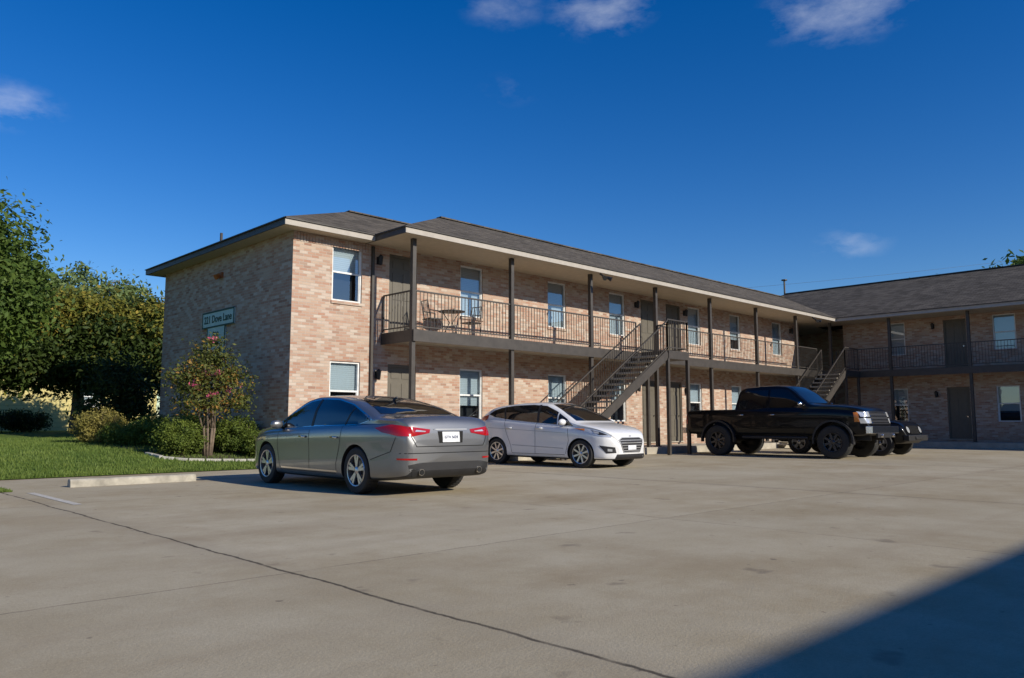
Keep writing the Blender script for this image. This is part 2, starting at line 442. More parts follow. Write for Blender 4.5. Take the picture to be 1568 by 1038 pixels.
def stair(mb, x0, x1, y0, y1, zt):
    n = 18; dx = (x1-x0)/n; dz = zt/n
    for i in range(n-1):
        mb.box(x0+i*dx, x0+(i+1)*dx+.03, y0+.04, y1-.04, (i+1)*dz-.05, (i+1)*dz, SLAB)
    for y in (y0, y1):
        mb.beam((x0-.05, y, .02), (x1, y, zt-.12), .05, .26, DARKMET)
        rail(mb, (x0+.1, y, .10), (x1, y, zt), .95, .115)
        mb.beam((x0+.1, y, 0), (x0+.1, y, 1.15), .05, .05, DARKMET)

def facade(par, M, L0, L1, W, Dd, lamps, posts, railsegs, slab, walk):
    ops = [(a, b, *z) for a, b in W for z in WZ] + [(a, b, *z) for a, b in Dd for z in DZ]
    mb = MB([BRICK]); mb.M = M; wall(mb, L0, L1, -.2, 5.8, ops); mb.obj('brick_wall', par)
    mb = MB([WHITE]); mb.M = M
    for a, b in W:
        for z in WZ: window(mb, a, b, *z, random.choice([1, .5, .5, .7]))
    mb.obj('windows', par)
    mb = MB([DOORM]); mb.M = M
    for a, b in Dd:
        for z in DZ: door(mb, a, b, *z)
    mb.obj('doors', par)
    mb = MB([BLACK]); mb.M = M
    for u in lamps:
        for z in (2.25, 5.25): lantern(mb, u, z)
    mb.obj('wall_lanterns', par)
    mb = MB([DARKMET]); mb.M = M
    for u in posts:
        mb.box(u-.055, u+.055, -1.365, -1.255, .2, ZE, DARKMET)
        mb.box(u-.09, u+.09, -1.40, -1.22, .22, .24, DARKMET)
    for a, b in railsegs: rail(mb, (a, -1.31, Z2), (b, -1.31, Z2))
    mb.obj('posts_and_railings', par)
    mb = MB([DARKMET]); mb.M = M
    a, b = slab
    mb.box(a, b, -1.42, -1.38, 3.04, 3.335, DARKMET)
    mb.box(a, a+.04, -1.38, -.003, 3.04, 3.335, DARKMET)
    mb.box(a+.04, b, -1.38, -.003, 3.12, 3.32, SLAB)
    mb.obj('balcony_slab', par)
    mb = MB([SLAB]); mb.M = M
    a, b = walk; mb.box(a, b, -1.75, -.004, -.1, .22, SLAB); mb.obj('walkway', par)

def hip(mb, x0, x1, y0, y1, z, p=.41, m=SHIN):
    dx, dy = x1-x0, y1-y0; h = min(dx, dy)/2; zr = z+p*h
    if dx > dy: r0 = (x0+h, y0+h, zr); r1 = (x1-h, y0+h, zr)
    else: r0 = (x0+h, y0+h, zr); r1 = (x0+h, y1-h, zr)
    v = [(x0,y0,z),(x1,y0,z),(x1,y1,z),(x0,y1,z), r0, r1]
    if dx > dy: f = [(0,1,5,4),(1,2,5),(2,3,4,5),(3,0,4)]
    else: f = [(0,1,4),(1,2,5,4),(2,3,5),(3,0,4,5)]
    mb.add(v, f, m)
    mb.beam(Vector(r0)+Vector((0,0,.01)), Vector(r1)+Vector((0,0,.01)), .25, .04, m)

ZT = 5.815
main = group('brick_apartment_building', (0, 0, 0))
W1 = [(10.25, 11.13), (14.46, 15.33), (18.13, 19.0), (21.25, 22.13), (26.12, 27.0), (29.25, 30.1), (32.9, 33.78)]
D1 = [(11.98, 12.9), (23.06, 24.0), (24.65, 25.6)]
facade(main, Matrix.Translation((0, 17, 0)), 9.163, 35.5, W1, D1, [11.62, 22.75, 25.85, 34.6],
       [11.785+3.45*k for k in range(8)], [(11.785, 21.0), (22.15, 34.45)], (11.74, 37.3), (9.4, 37.38))
mb = MB([BRICK])
mb.M = Matrix.Translation((9.163, 25.1, 0)) @ Matrix.Rotation(math.radians(-90), 4, 'Z')
wall(mb, 0, 8.1, -.2, 5.8, [])
mb.M = Matrix.Identity(4)
mb.add([(9.163,25.1,-.2),(9.163,25.1,5.8),(35.5,25.1,5.8),(35.5,25.1,-.2)], [(0,1,2,3)], BRICK)
mb.add([(35.5,17,-.2),(35.5,25.1,-.2),(35.5,25.1,5.8),(35.5,17,5.8)], [(0,1,2,3)], BRICK)
for i in range(26):
    u = 9.17+i*.085
    mb.box(u+.004, u+.072, 16.985, 17.0, 5.42, 5.64, BRICK)
mb.obj('end_walls', main)
mb = MB([SHIN])
hip(mb, 8.67, 26, 16.52, 25.5, ZT); hip(mb, 11.18, 46, 15.21, 25.58, ZT)
mb.obj('roof', main)
mb = MB([FASC])
zf0 = 5.645
mb.box(8.70, 11.21, 16.55, 16.58, zf0, ZT-.003, FASC); mb.box(8.70, 8.73, 16.58, 25.5, zf0, ZT-.003, DARKMET)  # left end board takes the brown steel colour to paint in its shade
mb.box(11.21, 11.24, 15.27, 16.99, zf0, ZT-.003, DARKMET); mb.box(11.21, 35.6, 15.24, 15.27, zf0, ZT-.003, FASC)  # balcony roof end board: same dark colour stands in for shade
mb.box(8.70, 35, 25.5, 25.53, zf0, ZT-.003, FASC)
mb.box(8.66, 11.17, 16.51, 16.549, ZT-.03, ZT-.006, DARKMET); mb.box(8.655, 8.699, 16.51, 25.5, ZT-.03, ZT-.006, DARKMET)
mb.box(11.17, 35.6, 15.20, 15.239, ZT-.03, ZT-.006, DARKMET); mb.box(11.17, 11.209, 15.24, 16.5, ZT-.03, ZT-.006, DARKMET)
mb.obj('fascia', main)
mb = MB([SOFF])
mb.box(8.73, 11.21, 16.58, 16.998, 5.652, 5.67, SOFF); mb.box(8.73, 9.161, 17.0, 25.5, 5.652, 5.67, SOFF)
mb.box(11.24, 37.35, 15.27, 16.998, 5.652, 5.67, SOFF)
mb.box(35.52, 40, 17.0, 25, 5.652, 5.67, SOFF)
mb.obj('soffit', main)
mb = MB([DARKMET]); rail(mb, (11.785, 16.95, Z2), (11.785, 15.69, Z2)); 
mb.obj('end_railing', main)
mb = MB([FASC])
mb.box(11.40, 11.47, 16.93, 16.995, .35, 5.6, DARKMET)
mb.obj('downspout', main)
mb = MB([BLACK])
for x in (18.70, 33.3):
    mb.cyl((x, 15.30, 5.62), (x, 15.15, 5.52), .03, BLACK)
    for dxx in (-.13, .13):
        mb.cyl((x, 15.15, 5.52), (x+dxx*.6, 15.1, 5.48), .02, BLACK)
        mb.cyl((x+dxx*.6, 15.12, 5.50), (x+dxx*1.2, 14.98, 5.42), .035, BLACK, 12, .075)
mb.box(9.10, 9.16, 20.85, 21.1, 5.0, 5.15, simple('rust_lamp', (.30, .10, .03), .6))
mb.cyl((9.10, 20.97, 5.08), (8.98, 20.97, 5.0), .05, simple('rust_lamp2', (.50, .15, .03), .5), 12, .08)
mb.obj('flood_lights', main)
mb = MB([DARKMET])
mb.cyl((9.6, 22.1, 6.0), (9.6, 22.1, 6.55), .04, DARKMET)
mb.cyl((41.5, 20.6, 8.1), (41.5, 20.6, 9.0), .05, DARKMET); mb.cyl((41.5, 20.6, 9.0), (41.5, 20.6, 9.06), .16, DARKMET)
mb.obj('vent_pipes', main)
mb = MB([DARKMET])
stair(mb, 15.95, 21.0, 14.45, 15.50, Z2)
mb.box(21.0, 22.15, 14.40, 15.575, 3.06, Z2-.005, DARKMET)
rail(mb, (21.0, 14.45, Z2), (22.12, 14.45, Z2)); rail(mb, (22.12, 14.45, Z2), (22.12, 15.6, Z2))
for x, y in ((21.0, 14.45), (22.12, 14.45), (21.35, 15.5)): mb.box(x-.05, x+.05, y-.05, y+.05, 0, 3.06, DARKMET)
mb.obj('staircase', main)
mb = MB([DARKMET])
stair(mb, 29.6, 34.5, 14.45, 15.50, Z2)
mb.box(34.5, 35.9, 14.40, 15.575, 3.06, Z2-.005, DARKMET)
rail(mb, (34.5, 14.45, Z2), (35.9, 14.45, Z2))
for x, y in ((34.5, 14.45), (35.85, 14.45)): mb.box(x-.05, x+.05, y-.05, y+.05, 0, 3.06, DARKMET)
mb.obj('far_staircase', main)
sg = group('apartment_sign', (9.163, 21.0, 3.5)); sg.scale = (1, 1.1, 1.12)
SIGN = simple('sign_board', (.50, .66, .60), .5, var=.1); SIGND = simple('sign_text', (.015, .07, .05), .5)
mb = MB([SIGN]); mb.box(-.05, -.004, -.9, .9, .14, .52, SIGN); mb.box(-.045, -.004, -.42, .60, -.62, .13, SIGN)
mb.box(-.058, -.05, -.92, .92, .50, .54, SIGND); mb.box(-.058, -.05, -.92, .92, .13, .165, SIGND)
mb.box(-.058, -.05, -.92, -.885, .166, .499, SIGND); mb.box(-.058, -.05, .885, .92, .166, .499, SIGND)
mb.box(-.053, -.045, -.44, -.40, -.62, .129, SIGND); mb.box(-.053, -.045, .58, .62, -.62, .129, SIGND); mb.box(-.053, -.045, -.44, .62, -.65, -.621, SIGND)
mb.obj('boards', sg)
def text(body, size, M, mat, par, name):
    c = bpy.data.curves.new(name, 'FONT'); c.body = body; c.size = size; c.align_x = 'CENTER'; c.align_y = 'CENTER'; c.extrude = .002
    c.offset = .004 if size > .1 else 0
    c.materials.append(mat); o = bpy.data.objects.new(name, c); COL.objects.link(o); o.parent = par; o.matrix_local = M; return o
MS = Matrix(((0, 0, -1, 0), (-1, 0, 0, 0), (0, 1, 0, 0), (0, 0, 0, 1)))
text('221 Dove Lane', .26, Matrix.Translation((-.056, 0, .33)) @ MS, SIGND, sg, 'address_text')
text('FOR\nLEASE', .19, Matrix.Translation((-.052, .09, -.16)) @ MS, SIGND, sg, 'lease_text')
text('555-0142', .14, Matrix.Translation((-.052, .09, -.52)) @ MS, SIGND, sg, 'phone_text')

right = group('brick_apartment_building')
MR = Matrix.Translation((37.4, 16.2, 0)) @ Matrix.Rotation(math.radians(-90), 4, 'Z')
Wr = [(2.6, 3.3), (6.8, 7.65), (10.2, 11.05), (14.2, 15.05), (18.5, 19.35), (22.5, 23.3)]
Dr = [(4.9, 5.8), (11.9, 12.8), (16.5, 17.4)]
facade(right, MR, .5, 27, Wr, Dr, [4.5, 11.5, 17.7], [3.1+3.15*k for k in range(8)], [(.7, 26)], (.52, 27), (1.1, 27))
mb = MB([BRICK]); mb.box(37.402, 46.5, 15.4, 15.7, -.2, 5.8, BRICK)
mb.box(38.5, 46.4, 24.9, 25.1, -.2, 5.8, BRICK); mb.box(46.4, 46.6, -11, 25.1, -.2, 5.8, BRICK)
mb.box(40, 40.2, 15.7, 24.9, -.2, 5.8, BRICK)
mb.obj('end_walls', right)
mb = MB([SHIN]); hip(mb, 35.57, 47.2, -13, 26.3, ZT+.002); mb.obj('roof', right)
mb = MB([FASC]); mb.box(35.60, 35.63, -11, 15.24, zf0, ZT-.003, FASC); mb.box(35.56, 35.599, -11, 15.2, ZT-.03, ZT-.006, DARKMET); mb.obj('fascia', right)
mb = MB([SOFF]); mb.box(35.63, 37.398, -11, 15.268, 5.652, 5.67, SOFF); mb.obj('soffit', right)
EY = -10.28
south = group('brick_apartment_building')
MSo = Matrix.Translation((0, EY-1.76, 0)) @ Matrix.Rotation(math.radians(180), 4, 'Z')
Ws = [(-34+4.2*k, -33.1+4.2*k) for k in range(11)]
Ds = [(-32.4+8.4*k, -31.5+8.4*k) for k in range(6)]
facade(south, MSo, -37, 14, Ws, Ds, [-31.2+8.4*k for k in range(6)], [-34.5+3.45*k for k in range(15)], [(-35, 13)], (-37, 14), (-37, 14))
mb = MB([BRICK]); mb.box(-14, -13.8, -21, EY-1.77, -.2, 5.8, BRICK); mb.box(-14, 37, -21.2, -21, -.2, 5.8, BRICK); mb.obj('end_walls', south)
mb = MB([SHIN]); hip(mb, -14.5, 46, -21.6, EY, ZT-.004); mb.obj('roof', south)
mb = MB([FASC]); mb.box(-14.5, 35.5, EY-.035, EY-.005, zf0, ZT-.01, FASC); mb.obj('fascia', south)
mb = MB([SOFF]); mb.box(-14.4, 35.5, EY-1.755, EY-.036, 5.652, 5.67, SOFF); mb.obj('soffit', south)

def chair(name, x, y, rz):
    g = group(name, (x, y, Z2-.008), rz); mb = MB([BLACK])
    for sx in (-.2, .2):
        mb.cyl((sx, -.2, 0), (sx*.95, -.18, .44), .012, BLACK, 6); mb.cyl((sx, .22, 0), (sx*.95, .16, .44), .012, BLACK, 6)
        mb.cyl((sx*.95, .16, .44), (sx*.9, .26, .92), .012, BLACK, 6)
        mb.cyl((sx*1.05, -.18, .64), (sx*1.05, .2, .66), .014, BLACK, 6); mb.cyl((sx*1.0, -.18, .44), (sx*1.05, -.18, .64), .011, BLACK, 6)
    mb.box(-.21, .21, -.2, .2, .43, .455, BLACK)
    for k in range(5):
        a = -.14+.07*k; mb.cyl((a, .17, .46), (a, .25, .90), .007, BLACK, 5)
    mb.cyl((-.18, .26, .92), (.18, .26, .92), .013, BLACK, 6)
    mb.obj('frame', g)
chair('patio_chair', 12.95, 16.35, math.radians(80)); chair('patio_chair', 14.25, 16.3, math.radians(-80))
g = group('patio_table', (13.6, 16.35, Z2-.008)); mb = MB([BLACK])
mb.cyl((0, 0, .70), (0, 0, .72), .36, BLACK, 24)
for k in range(3):
    a = k*2.1; mb.cyl((.28*math.cos(a), .28*math.sin(a), 0), (.05*math.cos(a+.5), .05*math.sin(a+.5), .4), .012, BLACK, 6)
    mb.cyl((.05*math.cos(a+.5), .05*math.sin(a+.5), .4), (.26*math.cos(a), .26*math.sin(a), .7), .012, BLACK, 6)
mb.cyl((.1, 0, .72), (.1, 0, .80), .045, SLAB); mb.obj('frame', g)

# ------------------------------------------------------------------ vehicles
def pchip(P, x):
    xs = np.array([p[0] for p in P], float); ys = np.array([p[1] for p in P], float)
    h = np.diff(xs); d = np.diff(ys)/h; m = np.zeros(len(xs)); m[0] = d[0]; m[-1] = d[-1]
    for i in range(1, len(xs)-1):
        if d[i-1]*d[i] > 0:
            w1 = 2*h[i]+h[i-1]; w2 = h[i]+2*h[i-1]; m[i] = (w1+w2)/(w1/d[i-1]+w2/d[i])
    x = np.clip(x, xs[0], xs[-1]); i = np.clip(np.searchsorted(xs, x)-1, 0, len(h)-1)
    s = (x-xs[i])/h[i]
    return ys[i]*(1+2*s)*(1-s)**2 + m[i]*h[i]*s*(1-s)**2 + ys[i+1]*s*s*(3-2*s) + m[i+1]*h[i]*s*s*(s-1)

def catmull(P, k):
    out = []; n = len(P); P = [np.array(p, float) for p in P]
    for i in range(n-1):
        p0 = P[max(i-1, 0)]; p1 = P[i]; p2 = P[i+1]; p3 = P[min(i+2, n-1)]
        if i == 0: p0 = 2*p1-p2
        if i == n-2: p3 = 2*p2-p1
        for j in range(k):
            s = j/k
            out.append(.5*((2*p1)+(-p0+p2)*s+(2*p0-5*p1+4*p2-p3)*s*s+(-p0+3*p1-3*p2+p3)*s**3))
    out.append(P[-1]); return out

class Car:
    def __init__(s, name, loc, rz, prof, paint, tumble=.45, n=130):
        s.g = group(name, loc, rz); s.paint = paint
        top, sh, wd, bot = prof
        x0, x1 = top[0][0], top[-1][0]
        e = .35
        xs = np.unique(np.round(np.concatenate([np.linspace(x0, x1, n), x0+e*np.linspace(0, 1, 16)**1.8, x1-e*np.linspace(0, 1, 16)**1.8]), 4))
        Zt = pchip(top, xs); Zs = pchip(sh, xs); Wd = pchip(wd, xs); Zb = pchip(bot, xs)
        rings = []
        for x, zt, zs, w, zb in zip(xs, Zt, Zs, Wd, Zb):
            zt = max(zt, zs+.015); Hh = zt-zs; wb = .915*w
            wr = wb-tumble*max(Hh-.12, 0)
            sd = zs-zb
            P = [(0, zb), (.45*w, zb), (.82*w, zb), (.94*w, zb+.05*sd), (.975*w, zb+.16*sd), (.985*w, zb+.38*sd), (.988*w, zb+.58*sd), (1.0*w, zb+.78*sd),
                 (.985*w, zb+.93*sd), (.95*w, zs), (wb, zs+min(.02, .3*Hh)), ((wb+wr)/2+.02*min(1, Hh*2), zs+.5*Hh), (wr, zt-min(.085, .45*Hh)),
                 (wr-min(.07, .12*w), zt-min(.035, .22*Hh)), (.55*wr, zt-min(.008, .06*Hh)), (0, zt)]
            half = catmull(P, 2)
            ring = [(x, p[0], p[1]) for p in half] + [(x, -p[0], p[1]) for p in reversed(half[1:-1])]
            rings.append(ring)
        N = len(rings[0]); vs = [v for r in rings for v in r]; fs = []; mi = []
        K = len(half)
        for i in range(len(rings)-1):
            for j in range(N):
                k = (j+1) % N
                fs.append((i*N+j, (i+1)*N+j, (i+1)*N+k, i*N+k))
                jj = j if j < K-1 else N-1-j
                mi.append(1 if jj < 6 else 0)
        for base, rev in ((0, False), ((len(rings)-1)*N, True)):
            c = np.mean(np.array(vs[base:base+N]), 0); ci = len(vs); vs.append(tuple(c))
            for j in range(N):
                k = (j+1) % N
                fs.append((base+j, base+k, ci) if not rev else (base+k, base+j, ci)); mi.append(0)
        me = bpy.data.meshes.new('body'); me.from_pydata(vs, [], fs)
        me.materials.append(paint); me.materials.append(BLACK); me.polygons.foreach_set('material_index', mi)
        bm = bmesh.new(); bm.from_mesh(me); bmesh.ops.recalc_face_normals(bm, faces=bm.faces)
        s.bvh = BVHTree.FromBMesh(bm); bm.to_mesh(me); bm.free()
        me.polygons.foreach_set('use_smooth', [True]*len(me.polygons)); me.update()
        s.body = bpy.data.objects.new('body', me); COL.objects.link(s.body); s.body.parent = s.g
        s.t = MB([CGLASS]); s.cut = []
        s.hw = max(p[1] for p in wd)
    def arches(s, axles, r, zc, depth=.30, extra=None):
        objs = []
        for x in axles:
            for sg in (-1, 1):
                mb = MB([BLACK]); mb.cyl((x, sg*(s.hw-depth), zc), (x, sg*(s.hw+.3), zc), r, BLACK, 40); objs.append(mb.obj('cutter'))
        if extra:
            mb = MB([BLACK]); mb.box(*extra, BLACK); objs.append(mb.obj('cutter'))
        for o in objs:
            md = s.body.modifiers.new('b', 'BOOLEAN'); md.operation = 'DIFFERENCE'; md.solver = 'EXACT'; md.object = o
            o.parent = s.g
            try: md.material_mode = 'TRANSFER'
            except Exception: pass
        bpy.context.view_layer.update()
        dg = bpy.context.evaluated_depsgraph_get()
        me = bpy.data.meshes.new_from_object(s.body.evaluated_get(dg))
        s.body.modifiers.clear(); s.body.data = me
        for o in objs: bpy.data.objects.remove(o)
        me.set_sharp_from_angle(angle=math.radians(38))
    def decal(s, pts, yaw, m, off=.004, step=.05, mirror=False):
        if mirror:
            s.decal([(x, -y, z) for x, y, z in pts], -yaw, m, off, step)
        a = math.radians(yaw); D = Vector((math.cos(a), math.sin(a), 0)); U = Vector((-math.sin(a), math.cos(a), 0))
        bm = bmesh.new(); vv = [bm.verts.new((Vector(p).dot(U), p[2], 0)) for p in pts]; bm.faces.new(vv)
        us = [v.co.x for v in vv]; zs = [v.co.y for v in vv]
        for ax, lo, hi in ((0, min(us), max(us)), (1, min(zs), max(zs))):
            k = math.floor(lo/step)+1
            while k*step < hi:
                co_ = [0, 0, 0]; co_[ax] = k*step; no = [0, 0, 0]; no[ax] = 1
                bmesh.ops.bisect_plane(bm, geom=bm.verts[:]+bm.edges[:]+bm.faces[:], plane_co=co_, plane_no=no); k += 1
        bmesh.ops.triangulate(bm, faces=bm.faces[:])
        bm.verts.index_update(); out = []; ok = []
        for v in bm.verts:
            o = U*v.co.x+Vector((0, 0, v.co.y))+D*6
            h = s.bvh.ray_cast(o, -D)
            if h[0] is None: out.append((0, 0, 0)); ok.append(False)
            else:
                nn = h[1] if h[1].dot(D) > 0 else -h[1]
                out.append(tuple(h[0]+nn*off)); ok.append(True)
        fs = []
        for f in bm.faces:
            ix = [v.index for v in f.verts]
            if all(ok[i] for i in ix):
                a_, b_, c_ = (Vector(out[i]) for i in ix[:3])
                if (b_-a_).cross(c_-a_).dot(D) < 0: ix.reverse()
                fs.append(tuple(ix))
        bm.free(); s.t.add(out, fs, m)
    def line(s, pts, wd=.008, m=SEAM, off=.0035, mirror=True, yaw=90):
        for (xa, za), (xb, zb) in zip(pts, pts[1:]):
            d = Vector((xb-xa, zb-za)).normalized(); nx, nz = -d.y*wd/2, d.x*wd/2
            P = [(xa+nx, 1, za+nz), (xa-nx, 1, za-nz), (xb-nx, 1, zb-nz), (xb+nx, 1, zb+nz)]
            s.decal(P, yaw, m, off, mirror=mirror)
    def fline(s, pts, yaw, wd=.008, m=SEAM, off=.0035):
        sx = 2 if yaw == 0 else -2
        for (ya, za), (yb, zb) in zip(pts, pts[1:]):
            d = Vector((yb-ya, zb-za)).normalized(); ny, nz_ = -d.y*wd/2, d.x*wd/2
            s.decal([(sx,ya+ny,za+nz_),(sx,ya-ny,za-nz_),(sx,yb-ny,zb-nz_),(sx,yb+ny,zb+nz_)], yaw, m, off)
    def surf(s, x, z, sg):
        h = s.bvh.ray_cast(Vector((x, sg*5, z)), Vector((0, -sg, 0))); return h[0] if h[0] else Vector((x, sg*s.hw, z))
    def wheels(s, axles, R, tw, zc=None, rim=ALLOY, spokes=5, rr=.68, twin=True, inset=.03):
        zc = R if zc is None else zc
        mb = MB([RUBBER])
        BD = bpy.data.materials.get('brake_disc') or simple('brake_disc', (.25, .24, .23), .4, .8)
        for x in axles:
            for sg in (-1, 1):
                yo = sg*(s.hw-inset); yi = sg*(s.hw-inset-tw); Y = lambda k: yo+(yi-yo)*k
                q = [(R*rr, Y(.05)), (R*.86, Y(-.01)), (R*.95, Y(.03)), (R, Y(.14)), (R, Y(.86)), (R*.95, Y(.97)), (R*.8, Y(1)), (R*.5, Y(.98))]
                mb.lathe_y(x, zc, q, RUBBER, 40)
                for kk in range(40):
                    a = 2*math.pi*kk/40
                    c, sn = math.cos(a), math.sin(a)
                    mb.beam((x+c*R*.998, Y(.12), zc+sn*R*.998), (x+c*R*.998, Y(.88), zc+sn*R*.998), .018, .006, RUBBER)
                mb.lathe_y(x, zc, [(R*rr*1.02, Y(.05)), (R*rr*.99, Y(.0)), (R*rr*.93, Y(.02)), (R*rr*.91, Y(.30)), (R*rr*.9, Y(.6))], rim, 40)
                mb.lathe_y(x, zc, [(R*rr*.91, Y(.45)), (.001, Y(.45))], BLACK, 24)
                mb.lathe_y(x, zc, [(R*rr*.62, Y(.36)), (R*rr*.2, Y(.36))], BD, 24)
                mb.lathe_y(x, zc, [(R*rr*.26, Y(.3)), (R*rr*.24, Y(.08)), (R*rr*.16, Y(.03)), (.001, Y(.02))], rim, 20)
                for k in range(spokes):
                    for da in ((-.17, .17) if twin else (0,)):
                        a0 = 2*math.pi*k/spokes+.3; a1 = a0+da
                        p = (x+R*rr*.2*math.cos(a0+da*.4), Y(.08), zc+R*rr*.2*math.sin(a0+da*.4)); qv = (x+R*rr*.95*math.cos(a1), Y(.06), zc+R*rr*.95*math.sin(a1))
                        P = Vector(p); Q = Vector(qv); d = (Q-P).normalized(); sd = d.cross(Vector((0, 1, 0))).normalized()
                        w0, w1 = R*.05, R*.07*(1 if twin else 1.0); dy = Vector((0, (yi-yo)*.12, 0))
                        vs = [P-sd*w0, P+sd*w0, Q+sd*w1, Q-sd*w1, P-sd*w0+dy, P+sd*w0+dy, Q+sd*w1+dy, Q-sd*w1+dy]
                        mb.add(vs, [(0,1,2,3),(7,6,5,4),(0,4,5,1),(1,5,6,2),(2,6,7,3),(3,7,4,0)], rim)
            mb.cyl((x, -(s.hw-.15), zc), (x, s.hw-.15, zc), .05, BLACK)
        o = mb.obj('wheels', s.g, smooth=True)
        o.data.set_sharp_from_angle(angle=math.radians(35))
    def mirror_handle(s, xm, zm, hx, hz, m2=None, col=None):
        mb = MB([s.paint])
        for sg in (-1, 1):
            p = s.surf(xm, zm, sg)
            c = Vector((xm+.0, p.y+sg*.12, zm+.06))
            bm = bmesh.new(); bmesh.ops.create_icosphere(bm, subdivisions=2, radius=1)
            vs = []
            for v in bm.verts:
                q = Vector((max(-.75, v.co.x)*.07, v.co.y*.115, v.co.z*.075)); vs.append(c+q)
            mb.add(vs, [tuple(v.index for v in f.verts) for f in bm.faces], m2 or s.paint); bm.free()
            mb.beam(p, c+Vector((0, -sg*.04, -.03)), .04, .03, BLACK)
            for x in hx:
                p = s.surf(x, hz, sg); mb.beam((x-.09, p.y+sg*.018, hz), (x+.09, p.y+sg*.018, hz+.005), .025, .028, col or s.paint)
        mb.obj('mirrors_and_handles', s.g, smooth=True)
    def finish(s): s.t.obj('glass_lights_and_trim', s.g, smooth=True)

def carpaint(name, col, metal=.0, rough=.3, flake=True, dirtf=.08, coat=1.0):
    t = NT(name); f = t.noise(t.obj(), 300, 1)
    c = t.mix(t.ramp(f, .3, .7), [x*.9 for x in col], [x*1.1 for x in col]) if flake else t.mix(0.0, col, col)
    dirt = t.ramp(t.noise(t.obj(), 3, 5), .4, .8)
    c = t.mix(t.m('MULTIPLY', dirt, dirtf), c, (.30, .27, .22))
    t.set(t.b.inputs['Base Color'], c); t.b.inputs['Metallic'].default_value = metal; t.b.inputs['Roughness'].default_value = rough
    t.b.inputs['Coat Weight'].default_value = coat; t.b.inputs['Coat Roughness'].default_value = .03
    if coat < 1: t.b.inputs['Specular IOR Level'].default_value = .15
    return t.mat

GREY = carpaint('grey_metallic_paint', (.22, .225, .235), .75, .36)
top = [(-2.42,.78),(-2.40,.93),(-2.35,1.06),(-2.26,1.115),(-2.05,1.105),(-1.8,1.125),(-1.3,1.285),(-.8,1.405),(-.3,1.46),(.1,1.465),(.4,1.43),(.75,1.30),(1.1,1.12),(1.35,1.005),(1.6,.97),(1.95,.91),(2.2,.82),(2.34,.71),(2.42,.58)]
sh = [(-2.42,.74),(-2.38,.88),(-2.25,.965),(-1.9,.985),(-1,.975),(0,.945),(1,.905),(1.5,.88),(2.0,.79),(2.3,.66),(2.42,.52)]
wd = [(-2.42,.66),(-2.39,.74),(-2.3,.81),(-2.1,.87),(-1.5,.925),(0,.93),(1.4,.92),(1.9,.865),(2.2,.76),(2.36,.6),(2.42,.45)]
bot = [(-2.42,.36),(-2.36,.27),(-2.1,.23),(-1.5,.19),(0,.17),(1.9,.18),(2.3,.21),(2.42,.32)]
c = Car('grey_sedan', (7.27, 11.1, 0), math.radians(89), (top, sh, wd, bot), GREY, .42)
c.arches((1.455, -1.35), .375, .335)
c.wheels((1.455, -1.35), .335, .22, spokes=5)
dlo = [(-1.62,1.06),(-1.30,.995),(-.4,.975),(.5,.955),(1.16,.945),(.95,1.09),(.62,1.25),(.30,1.355),(-.1,1.385),(-.55,1.365),(-1.0,1.285),(-1.4,1.15)]
c.decal([(x, 1, z) for x, z in [(-1.67,1.065),(-1.30,.985),(-.4,.965),(.5,.945),(1.20,.935),(.97,1.10),(.63,1.265),(.305,1.37),(-.1,1.399),(-.555,1.379),(-1.01,1.299),(-1.42,1.162)]], 90, CHROME, .003, mirror=True)
c.decal([(x, 1, z) for x, z in dlo], 90, CGLASS, .006, mirror=True)
c.line([(.0,.965),(-.02,1.385)], .07, BLACK, .009); c.line([(-.98,.985),(-1.12,1.24)], .035, BLACK, .009)
c.line([(.85,1.14),(.93,.95)], .03, BLACK, .009)
for L in ([(1.02,.93),(1.03,.60),(.95,.30)], [(-.02,.95),(-.03,.30)], [(-.98,.97),(-.95,.75),(-.83,.42),(-.83,.30)], [(.95,.27),(-.83,.27)], [(-1.73,.50),(-2.15,.62),(-2.25,.82)], [(1.84,.45),(2.05,.62)]): c.line(L)
c.line([(.9,.30),(-.85,.30)], .022, CHROME, .005)
c.decal([(1, y, z) for y, z in [(-.70,1.0),(.70,1.0),(.62,1.2),(.52,1.40),(0,1.425),(-.52,1.40),(-.62,1.2)]], 0, CGLASS, .005)
c.decal([(-1, y, z) for y, z in [(-.66,1.145),(.66,1.145),(.60,1.27),(.50,1.39),(0,1.415),(-.50,1.39),(-.60,1.27)]], 180, CGLASS, .005)
TL = [(-1.86,.91,.945),(-2.22,.86,.99),(-2.39,.62,.955),(-2.40,.36,.925),(-2.41,.38,.875),(-2.41,.66,.83),(-2.30,.83,.835),(-2.02,.90,.885)]
c.decal(TL, 155, REDL, .006, mirror=True, step=.03)
c.decal([(-2.4,.60,.918),(-2.4,.44,.903),(-2.4,.45,.890),(-2.4,.62,.895)], 165, CLEAR, .009, mirror=True)
c.decal([(-2.4,y,z) for y, z in [(-.30,.93),(.30,.93),(.30,.920),(-.30,.920)]], 180, SATIN, .008)
c.decal([(-2.4,y,z) for y, z in [(-.21,.735),(.21,.735),(.23,.90),(-.23,.90)]], 180, SEAM, .002)
c.decal([(-2.4,y,z) for y, z in [(-.155,.745),(.155,.745),(.155,.89),(-.155,.89)]], 180, PLATE, .012)
c.fline([(-.68,.83),(-.60,.69),(.60,.69),(.68,.83)], 180, .010); c.fline([(-.80,.60),(.80,.60)], 180, .010)
c.decal([(-2.4,y,z) for y, z in [(-.70,.36),(.70,.36),(.72,.44),(.55,.47),(-.55,.47),(-.72,.44)]], 180, BLACK, .005)
c.decal([(-2.4,y,z) for y, z in [(-.64,.26),(.64,.26),(.68,.38),(-.68,.38)]], 180, BLACK, .005)
